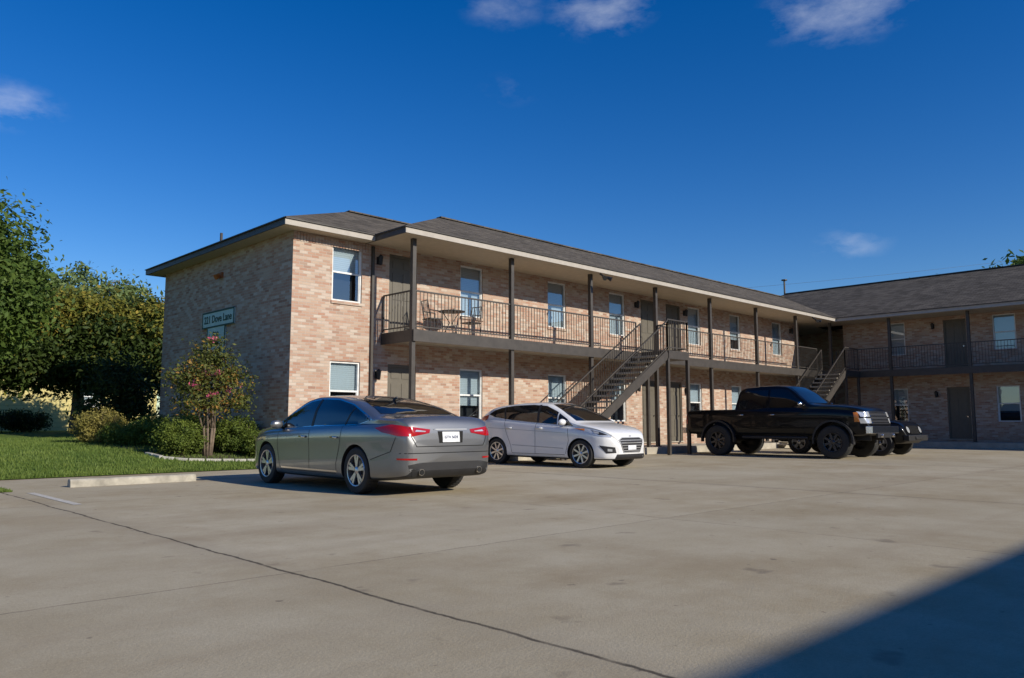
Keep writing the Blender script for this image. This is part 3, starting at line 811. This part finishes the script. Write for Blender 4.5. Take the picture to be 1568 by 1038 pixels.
c.decal([(-2.3,.84,.535),(-2.4,.58,.53),(-2.4,.58,.505),(-2.3,.84,.51)], 150, REDL, .006, mirror=True)
c.mirror_handle(.98, .93, (.16, -.80), .80, None, CHROME)
mb = MB([CHROME])
for yy in (.52, -.52):
    mb.cyl((-2.44, yy, .34), (-2.25, yy, .35), .045, CHROME, 16)
    mb.cyl((-2.445, yy, .34), (-2.44, yy, .34), .037, SEAM, 16)
mb.beam((-.98, 0, 1.375), (-1.08, 0, 1.41), .025, .03, BLACK)
mb.obj('exhaust_and_antenna', c.g)
c.finish()
MP = Matrix(((0, 0, -1, 0), (-1, 0, 0, 0), (0, 1, 0, 0), (0, 0, 0, 1)))
pz = c.bvh.ray_cast(Vector((-6, 0, .815)), Vector((1, 0, 0)))[0]
text('GTX 5624', .055, Matrix.Translation((pz.x-.016, 0, .815)) @ MP, PLATETXT, c.g, 'plate_text')

# ---- white hatchback
WP = carpaint('white_paint', (.80, .80, .80), 0, .3, False, .04)
top = [(-2.0,.80),(-1.98,.98),(-1.92,1.10),(-1.82,1.20),(-1.66,1.31),(-1.45,1.39),(-1.1,1.44),(-.6,1.475),(-.2,1.48),(.1,1.455),(.45,1.34),(.8,1.18),(1.02,1.065),(1.16,1.0),(1.4,.955),(1.65,.895),(1.85,.81),(1.95,.72),(2.0,.56)]
sh = [(-2.0,.76),(-1.95,.93),(-1.85,1.02),(-1.5,1.05),(-.5,.99),(.5,.92),(1.1,.875),(1.5,.82),(1.8,.73),(1.93,.62),(2.0,.48)]
wd = [(-2.0,.62),(-1.95,.73),(-1.8,.80),(-1.3,.86),(0,.86),(1.2,.86),(1.55,.82),(1.78,.74),(1.92,.60),(2.0,.46)]
bot = [(-2.0,.38),(-1.92,.27),(-1.5,.20),(0,.18),(1.7,.18),(1.92,.19),(2.0,.24)]
c = Car('white_hatchback', (14.36, 13.10, 0), math.radians(-88.5), (top, sh, wd, bot), WP, .46)
c.g.scale = (1.08, 1.02, 1.03)
c.arches((1.25, -1.24), .345, .31); c.wheels((1.25, -1.24), .31, .2, spokes=8, twin=False, rr=.70)
c.decal([(x, 1, z) for x, z in [(-1.55,1.19),(-1.35,1.125),(-.8,1.055),(-.1,.995),(.5,.955),(1.04,.915),(.83,1.07),(.48,1.25),(.15,1.375),(-.25,1.405),(-.8,1.395),(-1.2,1.345),(-1.42,1.28)]], 90, CGLASS, .005, mirror=True)
c.line([(.02,.99),(-.03,1.40)], .06, BLACK, .008); c.line([(-.98,1.07),(-1.08,1.365)], .05, BLACK, .008); c.line([(.60,.94),(.56,1.21)], .03, WP, .008)
for L in ([(.92,.90),(.95,.6),(.86,.30)], [(.0,.98),(-.02,.28)], [(-.98,1.06),(-.90,.75),(-.76,.45),(-.74,.30)], [(.84,.28),(-.74,.28)]): c.line(L)
CRE = simple('crease_shade', (.42, .43, .45), .4)  # flat grey strip paints the shade along a body crease
c.line([(.80,.42),(-.72,.47)], .018, CRE); c.line([(.88,.76),(-1.5,.87)], .010, CRE)
c.decal([(1, y, z) for y, z in [(-.66,1.03),(.66,1.03),(.60,1.19),(.46,1.41),(0,1.44),(-.46,1.41),(-.60,1.19)]], 0, CGLASS, .005)
c.decal([(-1, y, z) for y, z in [(-.54,1.12),(.54,1.12),(.46,1.34),(-.46,1.34)]], 180, CGLASS, .005)
c.decal([(-1.66,.83,1.18),(-1.86,.72,1.13),(-1.97,.66,.96),(-1.90,.76,.90),(-1.74,.82,.98),(-1.66,.83,1.08)], 140, REDL, .006, mirror=True)
c.decal([(1.05,.86,.870),(1.40,.84,.87),(1.70,.73,.82),(1.90,.58,.725),(1.90,.60,.665),(1.70,.76,.695),(1.40,.84,.79)], 48, CLEAR, .006, mirror=True, step=.03)
c.decal([(1.52,.80,.82),(1.72,.72,.775),(1.85,.63,.715),(1.70,.75,.72)], 48, BLACK, .009, mirror=True, step=.03)
c.decal([(1.58,.79,.80),(1.68,.74,.775),(1.68,.74,.745),(1.58,.79,.765)], 48, SATIN, .012, mirror=True, step=.03)
c.decal([(1.10,.86,.862),(1.38,.84,.85),(1.38,.84,.81)], 60, AMBER, .011, mirror=True, step=.03)
c.decal([(2, y, z) for y, z in [(-.44,.615),(-.30,.345),(.30,.345),(.44,.615),(.32,.665),(-.32,.665)]], 0, BLACK, .005, step=.03)
for zz in (.385, .44, .495, .55, .605):
    hw = .28+(zz-.345)*.48
    c.decal([(2, -hw, zz-.006), (2, hw, zz-.006), (2, hw, zz+.006), (2, -hw, zz+.006)], 0, SATIN, .010, step=.03)
c.fline([(-.44,.615),(-.30,.345),(.30,.345),(.44,.615),(.32,.665),(-.32,.665),(-.44,.615)], 0, .016, SATIN, .011)
c.decal([(2, y, z) for y, z in [(-.15,.40),(.15,.40),(.15,.50),(-.15,.50)]], 0, PLATE, .018)
c.decal([(2, y, z) for y, z in [(-.06,.70),(0,.68),(.06,.70),(0,.72)]], 0, SATIN, .008, step=.02)
c.decal([(2, y, z) for y, z in [(-.54,.22),(.54,.22),(.50,.31),(-.50,.31)]], 0, BLACK, .005, step=.03)
c.decal([(1.70,.77,.50),(1.93,.52,.46),(1.95,.50,.34),(1.82,.68,.33)], 42, BLACK, .006, mirror=True, step=.03)
c.decal([(1.84,.66,.43),(1.90,.58,.42),(1.90,.58,.37),(1.84,.66,.375)], 42, CLEAR, .011, mirror=True, step=.03)
c.mirror_handle(.82, .94, (.12, -.80), .86); c.finish()

# ---- black pickup
BP = carpaint('black_paint', (.003, .003, .004), 0, .3, False, .003, .45)
top = [(-2.92,1.0),(-2.90,1.34),(-2.84,1.42),(-2.6,1.43),(-1.16,1.43),(-1.12,1.46),(-1.06,1.92),(-.98,2.06),(-.75,2.13),(0,2.16),(.45,2.13),(.72,2.00),(1.05,1.74),(1.28,1.585),(1.45,1.56),(2.2,1.52),(2.6,1.46),(2.78,1.38),(2.86,1.18),(2.92,.95)]
sh = [(-2.92,.96),(-2.88,1.28),(-2.8,1.38),(-1,1.40),(1.4,1.40),(2.5,1.34),(2.78,1.22),(2.87,1.02),(2.92,.88)]
wd = [(-2.92,.92),(-2.88,.96),(-2.7,1.0),(0,1.01),(2.3,1.01),(2.65,.97),(2.82,.88),(2.92,.78)]
bot = [(-2.92,.72),(-2.8,.66),(-2,.64),(2.2,.64),(2.7,.66),(2.92,.72)]
c = Car('black_pickup_truck', (23.02, 11.62, 0), math.radians(-90), (top, sh, wd, bot), BP, .30, n=220)
c.arches((1.98, -1.68), .55, .50, .34, extra=(-2.80, -1.25, -.80, .80, .95, 1.9))
BRIM = simple('dark_rim', (.06, .06, .065), .3, .7)
c.wheels((1.98, -1.68), .47, .32, zc=.47, rim=BRIM, spokes=8, twin=False, rr=.58, inset=-.07)
for a in ([(-1.0,1.46),(-.05,1.46),(-.05,2.0),(-.80,2.0),(-.98,1.85)], [(.02,1.46),(1.12,1.46),(.98,1.66),(.60,1.97),(.38,2.02),(.02,2.02)]):
    c.decal([(x, 1, z) for x, z in a], 90, CGLASS, .005, mirror=True)
for L in ([(-1.10,1.42),(-1.10,.66)], [(-.02,1.43),(-.02,.72)], [(1.15,1.40),(1.15,.72)], [(-.95,1.42),(-.95,1.05),(-1.0,.72)], [(1.15,.72),(-1.0,.72)]): c.line(L, .012)
c.decal([(1, y, z) for y, z in [(-.80,1.60),(.80,1.60),(.72,1.85),(.62,2.06),(0,2.10),(-.62,2.06),(-.72,1.85)]], 0, CGLASS, .005)
c.decal([(-1, y, z) for y, z in [(-.62,1.55),(.62,1.55),(.58,1.98),(-.58,1.98)]], 180, CGLASS, .005)
c.decal([(2.9, y, z) for y, z in [(-.62,.98),(.62,.98),(.60,1.33),(-.60,1.33)]], 0, BLACK, .006)
for zz in (1.02, 1.10, 1.20, 1.30):
    c.decal([(2.9, -.60, zz-.02), (2.9, .60, zz-.02), (2.9, .60, zz+.02), (2.9, -.60, zz+.02)], 0, CHROME, .012)
for z0, z1 in ((1.18, 1.32), (1.0, 1.14)):
    c.decal([(2.86,.62,z1),(2.86,.62,z0),(2.72,.93,z0),(2.66,.95,z1)], 25, CLEAR, .010, mirror=True)
c.decal([(2.66,.94,1.30),(2.70,.93,1.04),(2.58,.98,1.04),(2.55,.98,1.30)], 60, AMBER, .010, mirror=True)
c.decal([(-2.8,.95,1.30),(-2.9,.86,1.30),(-2.9,.86,.98),(-2.8,.95,.98)], 140, REDL, .008, mirror=True)
c.line([(-2.8,1.40),(-1.15,1.40)], .02, BLACK, .006)
c.mirror_handle(1.05, 1.50, (.14, -.88), 1.25, CHROME, CHROME)
mb = MB([CHROME])
mb.box(2.86, 3.05, -.95, .95, .72, .92, CHROME); mb.box(3.0, 3.06, -.62, .62, .60, .74, BLACK); mb.box(-3.05, -2.9, -.95, .95, .68, .86, CHROME)
for y in (-.4, .4): mb.cyl((3.05, y, .66), (3.13, y, .66), .05, CHROME)
for y in (-.86, .86): mb.cyl((-.9, y*1.06, .58), (1.2, y*1.06, .58), .05, BLACK)
for y in (-.45, .45): mb.box(-2.8, 2.8, y-.05, y+.05, .52, .66, BLACK)
for x in (1.98, -1.68):
    mb.cyl((x, -.15, .45), (x, .15, .45), .14, BLACK, 14)
    for y in (-.5, .5): mb.cyl((x, y, .47), (x-.1, y*.95, .9), .035, BLACK)
mb.obj('bumpers_and_frame', c.g, bevel=.012)
mb = MB([BLACK])
for x in (1.98, -1.68):
    for sg in (-1, 1):
        for k in range(14):
            a0 = math.radians(-8+k*14); a1 = math.radians(-8+(k+1)*14)
            mb.beam((x+.57*math.cos(a0), sg*1.03, .50+.57*math.sin(a0)), (x+.57*math.cos(a1), sg*1.03, .50+.57*math.sin(a1)), .12, .05, BLACK)
mb.obj('fender_flares', c.g)
c.finish()

# ---- dark suv beyond
top = [(-2.1,.95),(-2.06,1.35),(-1.95,1.52),(-1.7,1.60),(0,1.62),(.35,1.56),(.70,1.28),(.85,1.14),(1.5,1.10),(1.85,1.04),(2.02,.9),(2.1,.68)]
sh = [(-2.1,.92),(-2.0,1.05),(1.0,1.02),(1.8,.96),(2.0,.84),(2.1,.62)]
wd = [(-2.1,.80),(-1.95,.88),(1.6,.88),(1.95,.82),(2.1,.70)]
bot = [(-2.1,.46),(-1.9,.38),(1.9,.38),(2.1,.46)]
c = Car('black_suv', (25.95, 10.9, 0), math.radians(-90), (top, sh, wd, bot), BP, .25)
c.arches((1.35, -1.25), .44, .40); c.wheels((1.35, -1.25), .38, .25, rim=ALLOY, spokes=5, rr=.6, inset=-.02)
for a in ([(-1.8,1.12),(-.9,1.10),(-.9,1.48),(-1.7,1.46)], [(-.82,1.10),(-.02,1.09),(-.02,1.49),(-.82,1.48)], [(.05,1.09),(.70,1.08),(.33,1.44),(.05,1.49)]):
    c.decal([(x, 1, z) for x, z in a], 90, CGLASS, .005, mirror=True)
c.decal([(1, y, z) for y, z in [(-.68,1.18),(.68,1.18),(.60,1.52),(-.60,1.52)]], 0, CGLASS, .005)
for yy in np.linspace(-.3, .3, 7): c.decal([(2, yy-.025, .68), (2, yy+.025, .68), (2, yy+.025, .92), (2, yy-.025, .92)], 0, SEAM, .008)
for sy in (.5, -.5): c.decal([(2, sy+.10*math.cos(k*.6283), .80+.10*math.sin(k*.6283)) for k in range(10)], 0, CLEAR, .012)
c.mirror_handle(.62, 1.08, (-.1,), .95)
mb = MB([BLACK]); mb.box(2.02, 2.20, -.80, .80, .46, .64, BLACK); mb.box(2.19, 2.24, -.3, .3, .50, .60, BLACK)
mb.obj('front_bumper', c.g, bevel=.03); c.finish()

# ------------------------------------------------------------------ vegetation
def foliage(name, blobs, n, size, mat, parent=None, clump=.25, per=40, shell=.5, seed=1, up=.5):
    r = np.random.default_rng(seed); B = np.array(blobs, float); w = B[:, 3]*B[:, 4]*B[:, 5]; w = w/w.sum()
    nc = max(4, n//per); bi = r.choice(len(B), nc, p=w)
    d = r.normal(size=(nc, 3)); d /= np.linalg.norm(d, axis=1)[:, None]
    rad = r.uniform(shell, 1.0, nc)**.7
    cc = B[bi, :3]+d*B[bi, 3:6]*rad[:, None]
    csz = r.uniform(.5, 1.5, nc)
    ci = r.integers(0, nc, n)
    P = cc[ci]+r.normal(size=(n, 3))*(clump*csz[ci])[:, None]*np.array([1, 1, .7])
    out = P-B[bi[ci], :3]; out /= (np.linalg.norm(out, axis=1)[:, None]+1e-6)
    nn = r.normal(size=(n, 3))*.7+out*.5+np.array([0, 0, up]); nn /= np.linalg.norm(nn, axis=1)[:, None]
    a = np.cross(nn, r.normal(size=(n, 3))); a /= np.linalg.norm(a, axis=1)[:, None]; b = np.cross(nn, a)
    s = (size*r.uniform(.6, 1.4, n))[:, None]
    v = np.stack([P-a*s, P-b*s*.45+nn*s*.1, P+a*s, P+b*s*.45+nn*s*.1], 1).reshape(-1, 3)
    me = bpy.data.meshes.new(name); me.vertices.add(4*n); me.vertices.foreach_set('co', v.ravel())
    me.loops.add(4*n); me.loops.foreach_set('vertex_index', np.arange(4*n)); me.polygons.add(n)
    me.polygons.foreach_set('loop_start', np.arange(n)*4); me.update(calc_edges=True); me.validate()
    me.materials.append(mat); o = bpy.data.objects.new(name, me); COL.objects.link(o)
    if parent: o.parent = parent
    return o, cc
def limbs(mb, base, targets, r0, mid=.45, seg=7):
    base = Vector(base)
    for tg in targets:
        tg = Vector(tg); m1 = base.lerp(tg, mid)+Vector((random.uniform(-.1, .1), random.uniform(-.1, .1), (tg-base).length*.10))
        mb.cyl(base, m1, r0, BARK, seg, r0*.6); mb.cyl(m1, tg, r0*.6, BARK, seg, r0*.15)
def tree(name, x, y, z, trunk_h, blobs, n, size, mat, r0=.18, clump=.3, seed=1, shell=.45, nl=9, up=.5, top=None):
    g = group(name, (x, y, z)); mb = MB([BARK])
    mb.cyl((0, 0, -.1), (.03, 0, trunk_h*.5), r0*1.25, BARK, 12, r0); mb.cyl((.03, 0, trunk_h*.5), (0, .05, trunk_h), r0, BARK, 12, r0*.8)
    tg = []
    for k in range(nl):
        b = random.choice(blobs); tg.append((b[0]+random.uniform(-.6, .6)*b[3], b[1]+random.uniform(-.6, .6)*b[4], b[2]+random.uniform(-.2, .7)*b[5]))
    limbs(mb, (0, .05, trunk_h*.95), tg, r0*.55); mb.obj('trunk_and_limbs', g, smooth=True)
    foliage('foliage', blobs, n, size, mat, g, clump, seed=seed, shell=shell, up=up)
    if top: foliage('olive_top', top[0], top[1], size*.95, top[2], g, clump*.9, seed=seed+50, shell=.5, up=up)  # extra leaf layer in its own colour over the crown top
    return g
LF1 = leaf_mat('leaf_dark', (.020, .040, .009), (.075, .11, .022), (.20, .18, .03), .84)
LF2 = leaf_mat('leaf_bright', (.045, .085, .016), (.13, .19, .036))
LF3 = leaf_mat('leaf_crape', (.055, .085, .02), (.18, .18, .04), (.36, .20, .05), .78)
LF4 = leaf_mat('leaf_hedge', (.06, .10, .018), (.19, .24, .04))
LF5 = leaf_mat('leaf_hedge_yellow', (.18, .17, .04), (.38, .32, .09))
LF6 = leaf_mat('leaf_olive', (.10, .12, .018), (.28, .25, .045), (.36, .27, .05), .75)
PINK = leaf_mat('pink_blossom', (.50, .07, .14), (.72, .20, .30))

tree('shade_tree', 9.0, 33.0, .6, 2.0, [(0,0,3.5,2.6,2.2,1.7),(-2.6,.3,3.2,1.6,1.6,1.5),(2.3,-.2,3.4,1.7,1.8,1.9),(-.8,-.8,2.5,2.6,1.5,1.0),(1.2,.6,4.1,1.8,1.6,1.0),(-1.4,.3,4.0,1.7,1.5,1.0),(1.6,-.4,2.3,1.6,1.3,.8),(-2.4,-.4,2.3,1.6,1.3,.8)],
     60000, .10, LF1, .22, .30, 3, .30, top=([(-.1,-.7,4.4,2.2,1.2,.8),(-2.1,-.7,4.0,1.4,1.0,.8),(2.2,-.7,4.3,1.4,1.0,.85)], 15000, LF6))
tree('shade_tree', 4.3, 28.0, .6, 3.0, [(0,0,5.6,1.8,2.0,1.8),(-1.4,.3,5.0,1.9,1.8,1.9),(.9,-.2,4.4,1.5,1.6,1.4),(.1,0,3.4,1.9,1.6,1.1),(-.5,0,2.6,1.6,1.4,.8)], 42000, .095, LF2, .2, .32, 4, .35)
tree('mesquite_tree', 13.0, 46, .6, 5.0, [(0,0,7.0,3.4,2,1.2),(-2.8,0,7.6,1.8,1.4,1.0),(1.6,0,7.6,1.3,1.2,1.2),(-.3,0,8.1,.8,.9,.9)], 8000, .13, leaf_mat('leaf_pale', (.10,.15,.05), (.22,.28,.10)), .2, .28, 5, .2, 16)
tree('small_tree', 8.5, 25.9, .5, 1.0, [(-.2,0,1.7,.8,.8,1.0),(.2,.2,1.0,.8,.7,.7),(-.9,.3,.9,.5,.5,.6)], 6500, .07, leaf_mat('leaf_deep_green', (.025,.042,.013), (.07,.09,.022)), .06, .22, 6, .2)  # small tree with deep green leaves
tree('background_tree', 80.5, 17.5, 0, 9, [(0,0,12.2,4,4,3.2),(3,-4,11.5,4,4,3.0)], 9000, .30, LF2, .4, .6, 9)
tree('background_tree', 87, 27.5, 0, 9, [(0,0,13.2,1.6,1.6,2.6)], 3000, .28, LF2, .4, .5, 10)
tree('background_tree', -8, 48, .6, 4, [(0,0,5,3.5,3,3),(4,1,4,3,3,2.5)], 14000, .15, LF1, .3, .5, 11)
tree('background_tree', 21, 54, .6, 4, [(0,0,4,3.5,3,2.5),(-5,1,3.5,3.5,3,2.2)], 12000, .15, LF1, .3, .5, 12)
cx, cy = 7.72, 18.05; cz = lawn_z(0, cy)
g = group('crape_myrtle', (cx, cy, cz)); mb = MB([BARK])
bl = [(0,0,1.9,.62,.6,.55),(-.55,.1,1.75,.45,.45,.42),(.55,-.1,1.7,.45,.45,.45),(.1,0,2.45,.32,.32,.38),(-.25,0,1.25,.6,.55,.28),(.45,.1,1.2,.55,.5,.25),(-.15,.1,2.3,.3,.3,.35)]
for k in range(9):
    a = k*.7; b = bl[k % 7]
    p0 = Vector((.07*math.cos(a), .07*math.sin(a), -.05)); p1 = Vector((.14*math.cos(a), .14*math.sin(a), .65)); p2 = Vector((b[0]*.6+.12*math.cos(a), b[1]+.12*math.sin(a), b[2]-.1)); p3 = Vector((b[0]+random.uniform(-.2,.2), b[1], b[2]+b[5]*.9))
    mb.cyl(p0, p1, .035, BARK, 8, .026); mb.cyl(p1, p2, .026, BARK, 8, .014); mb.cyl(p2, p3, .014, BARK, 6, .004)
    for q in range(3):
        e = p2.lerp(p3, .3*q)+Vector((random.uniform(-.4, .4), random.uniform(-.3, .3), random.uniform(.05, .3))); mb.cyl(p2.lerp(p3, .2*q), e, .008, BARK, 5, .003)
mb.obj('stems', g, smooth=True)
foliage('foliage', bl, 7500, .042, LF3, g, .12, 30, .3, 21)
foliage('blossom', [(-.45,-.1,2.0,.35,.3,.25),(.62,-.2,1.55,.28,.3,.35),(.05,0,2.65,.2,.2,.2),(-.1,-.3,1.7,.6,.3,.5)], 260, .03, PINK, g, .04, 30, .6, 22)
def bush(name, x, y, w, h, mat, n, seed):
    z = lawn_z(x, y); g = group(name, (x, y, z)); mb = MB([BARK])
    for k in range(7):
        a = k*.9; mb.cyl((0, 0, -.03), (w*.33*math.cos(a), w*.33*math.sin(a), h*.75), .018, BARK, 6, .006)
    mb.obj('stems', g)
    bl = [(0,0,h*.5,w*.42,w*.42,h*.42)]+[(w*.28*math.cos(a), w*.28*math.sin(a), h*(.42+.12*math.sin(3*a)), w*.24, w*.24, h*.36) for a in np.linspace(0, 6.28, 7)[:-1]]
    foliage('foliage', bl, n, .028 if w < 1.6 else .05, mat, g, .06 if w < 1.6 else .10, 25, .65, seed)
for i, (x, y, w_, h_, m_, n_) in enumerate([(6.75, 22.6, 1.35, 1.0, LF5, 9500), (7.45, 20.9, 1.3, .75, LF4, 9000), (7.0, 21.6, 1.0, .62, LF4, 5500), (8.25, 20.2, 1.2, .9, LF4, 7000), (7.2, 18.3, 1.15, .86, LF4, 9500),
        (8.5, 18.3, 1.15, 1.0, LF4, 9500), (8.1, 19.3, 1.25, .95, LF4, 7500), (8.55, 21.6, 1.2, .95, LF4, 6000), (8.8, 17.6, .75, .70, LF4, 4000), (8.3, 23.2, 1.2, .9, LF4, 5000), (7.7, 19.0, 1.0, .7, LF4, 5500),
        (2.2, 35.5, 2.2, 1.1, LF1, 6000), (4.2, 36.3, 2.2, 1.3, LF1, 6000), (6.3, 36.5, 2.2, 1.2, LF1, 6000), (8.2, 37.2, 2.0, 1.0, LF1, 5000)]):
    bush('shrub', x, y, w_, h_, m_, n_, 40+i)
MUL = simple('mulch', (.07, .05, .035), .95, var=.4, scale=20, bump=.02)
EDGE = simple('edging_stone', (.42, .40, .35), .85, var=.25, bump=.006)
pts = [(6.55, 18.6), (6.65, 17.95), (7.1, 17.62), (7.8, 17.45), (8.6, 17.3), (9.1, 17.15)]
mb = MB([EDGE])
for (xa, ya), (xb, yb) in zip(pts, pts[1:]):
    L = math.hypot(xb-xa, yb-ya); nn = max(1, int(L/.25))
    for k in range(nn):
        a = Vector((xa+(xb-xa)*(k+.04)/nn, ya+(yb-ya)*(k+.04)/nn, 0)); b = Vector((xa+(xb-xa)*(k+.96)/nn, ya+(yb-ya)*(k+.96)/nn, 0))
        a.z = lawn_z(0, a.y)+.008; b.z = lawn_z(0, b.y)+.008; mb.beam(a, b, .10, .085+random.uniform(-.01, .02), EDGE)
mb.obj('garden_edging', bevel=.012)
mb = MB([MUL])
ys_ = np.linspace(17.2, 24, 24)
def bx(y):
    if y < 18.6: return float(np.interp(y, [17.2, 17.36, 17.5, 17.68, 18.0, 18.6], [9.14, 8.6, 7.8, 7.1, 6.7, 6.6]))
    return float(np.interp(y, [18.6, 21, 24], [6.6, 6.6, 6.2]))
vs = []; fs = []
for y in ys_: vs += [(bx(y), y, lawn_z(0, y)+.012), (9.15, y, lawn_z(0, y)+.012)]
for i in range(len(ys_)-1): fs.append((2*i, 2*i+1, 2*i+3, 2*i+2))
mb.add(vs, fs, MUL); mb.obj('mulch_bed')

SID = siding_mat()
yh = group('yellow_house', (6.0, 41.5, .6)); mb = MB([SID])
ops = [(-6.2, -5.2, 1.0, 2.2), (-1.0, 0.0, .9, 2.2), (5.2, 6.2, 1.05, 2.3)]
wall(mb, -9, 9, -.3, 2.9, ops, .25, SID)
mb.add([(-9,0,-.3),(-9,0,2.9),(-9,8,2.9),(-9,8,-.3)], [(0,3,2,1)], SID); mb.add([(9,0,-.3),(9,8,-.3),(9,8,2.9),(9,0,2.9)], [(0,1,2,3)], SID)
mb.obj('siding_walls', yh)
mb = MB([WHITE])
for o in ops:
    window(mb, *o); mb.box(o[0]-.08, o[0]-.003, -.03, .02, o[2]-.08, o[3]+.08, WHITE); mb.box(o[1]+.003, o[1]+.08, -.03, .02, o[2]-.08, o[3]+.08, WHITE); mb.box(o[0]-.08, o[1]+.08, -.032, .02, o[3]+.003, o[3]+.10, WHITE)
mb.obj('windows', yh)
mb = MB([WHITE]); mb.box(5.35, 6.05, -.38, .03, 1.06, 1.48, WHITE)
for k in range(7): mb.box(5.4, 6.0, -.392, -.38, 1.10+k*.05, 1.125+k*.05, BLACK)
mb.obj('window_air_conditioner', yh)
mb = MB([SHIN]); hip(mb, -9.5, 9.5, -.5, 8.5, 2.92, .35); mb.box(-9.5, 9.5, -.5, -.47, 2.78, 2.915, WHITE); mb.obj('roof', yh)

# distant utility poles and a thin sagging wire behind the right wing
ug = group('utility_line', (0, 0, 0)); mb = MB([BLACK])
A = Vector((60.0, 39.3, 12.7)); B = Vector((96.0, 4.3, 18.5))
mb.cyl((60.0, 39.3, 0), (60.0, 39.3, 13.0), .14, BARK, 10, .10); mb.cyl((96.0, 4.3, 0), (96.0, 4.3, 19.0), .16, BARK, 10, .10)
prev = None
for k in range(21):
    f = k/20; p = A.lerp(B, f)-Vector((0, 0, 4*.5*f*(1-f)))
    if prev is not None: mb.cyl(prev, p, .010, BLACK, 4)
    prev = p
mb.obj('poles_and_wire', ug)
print('done', len(bpy.data.objects))
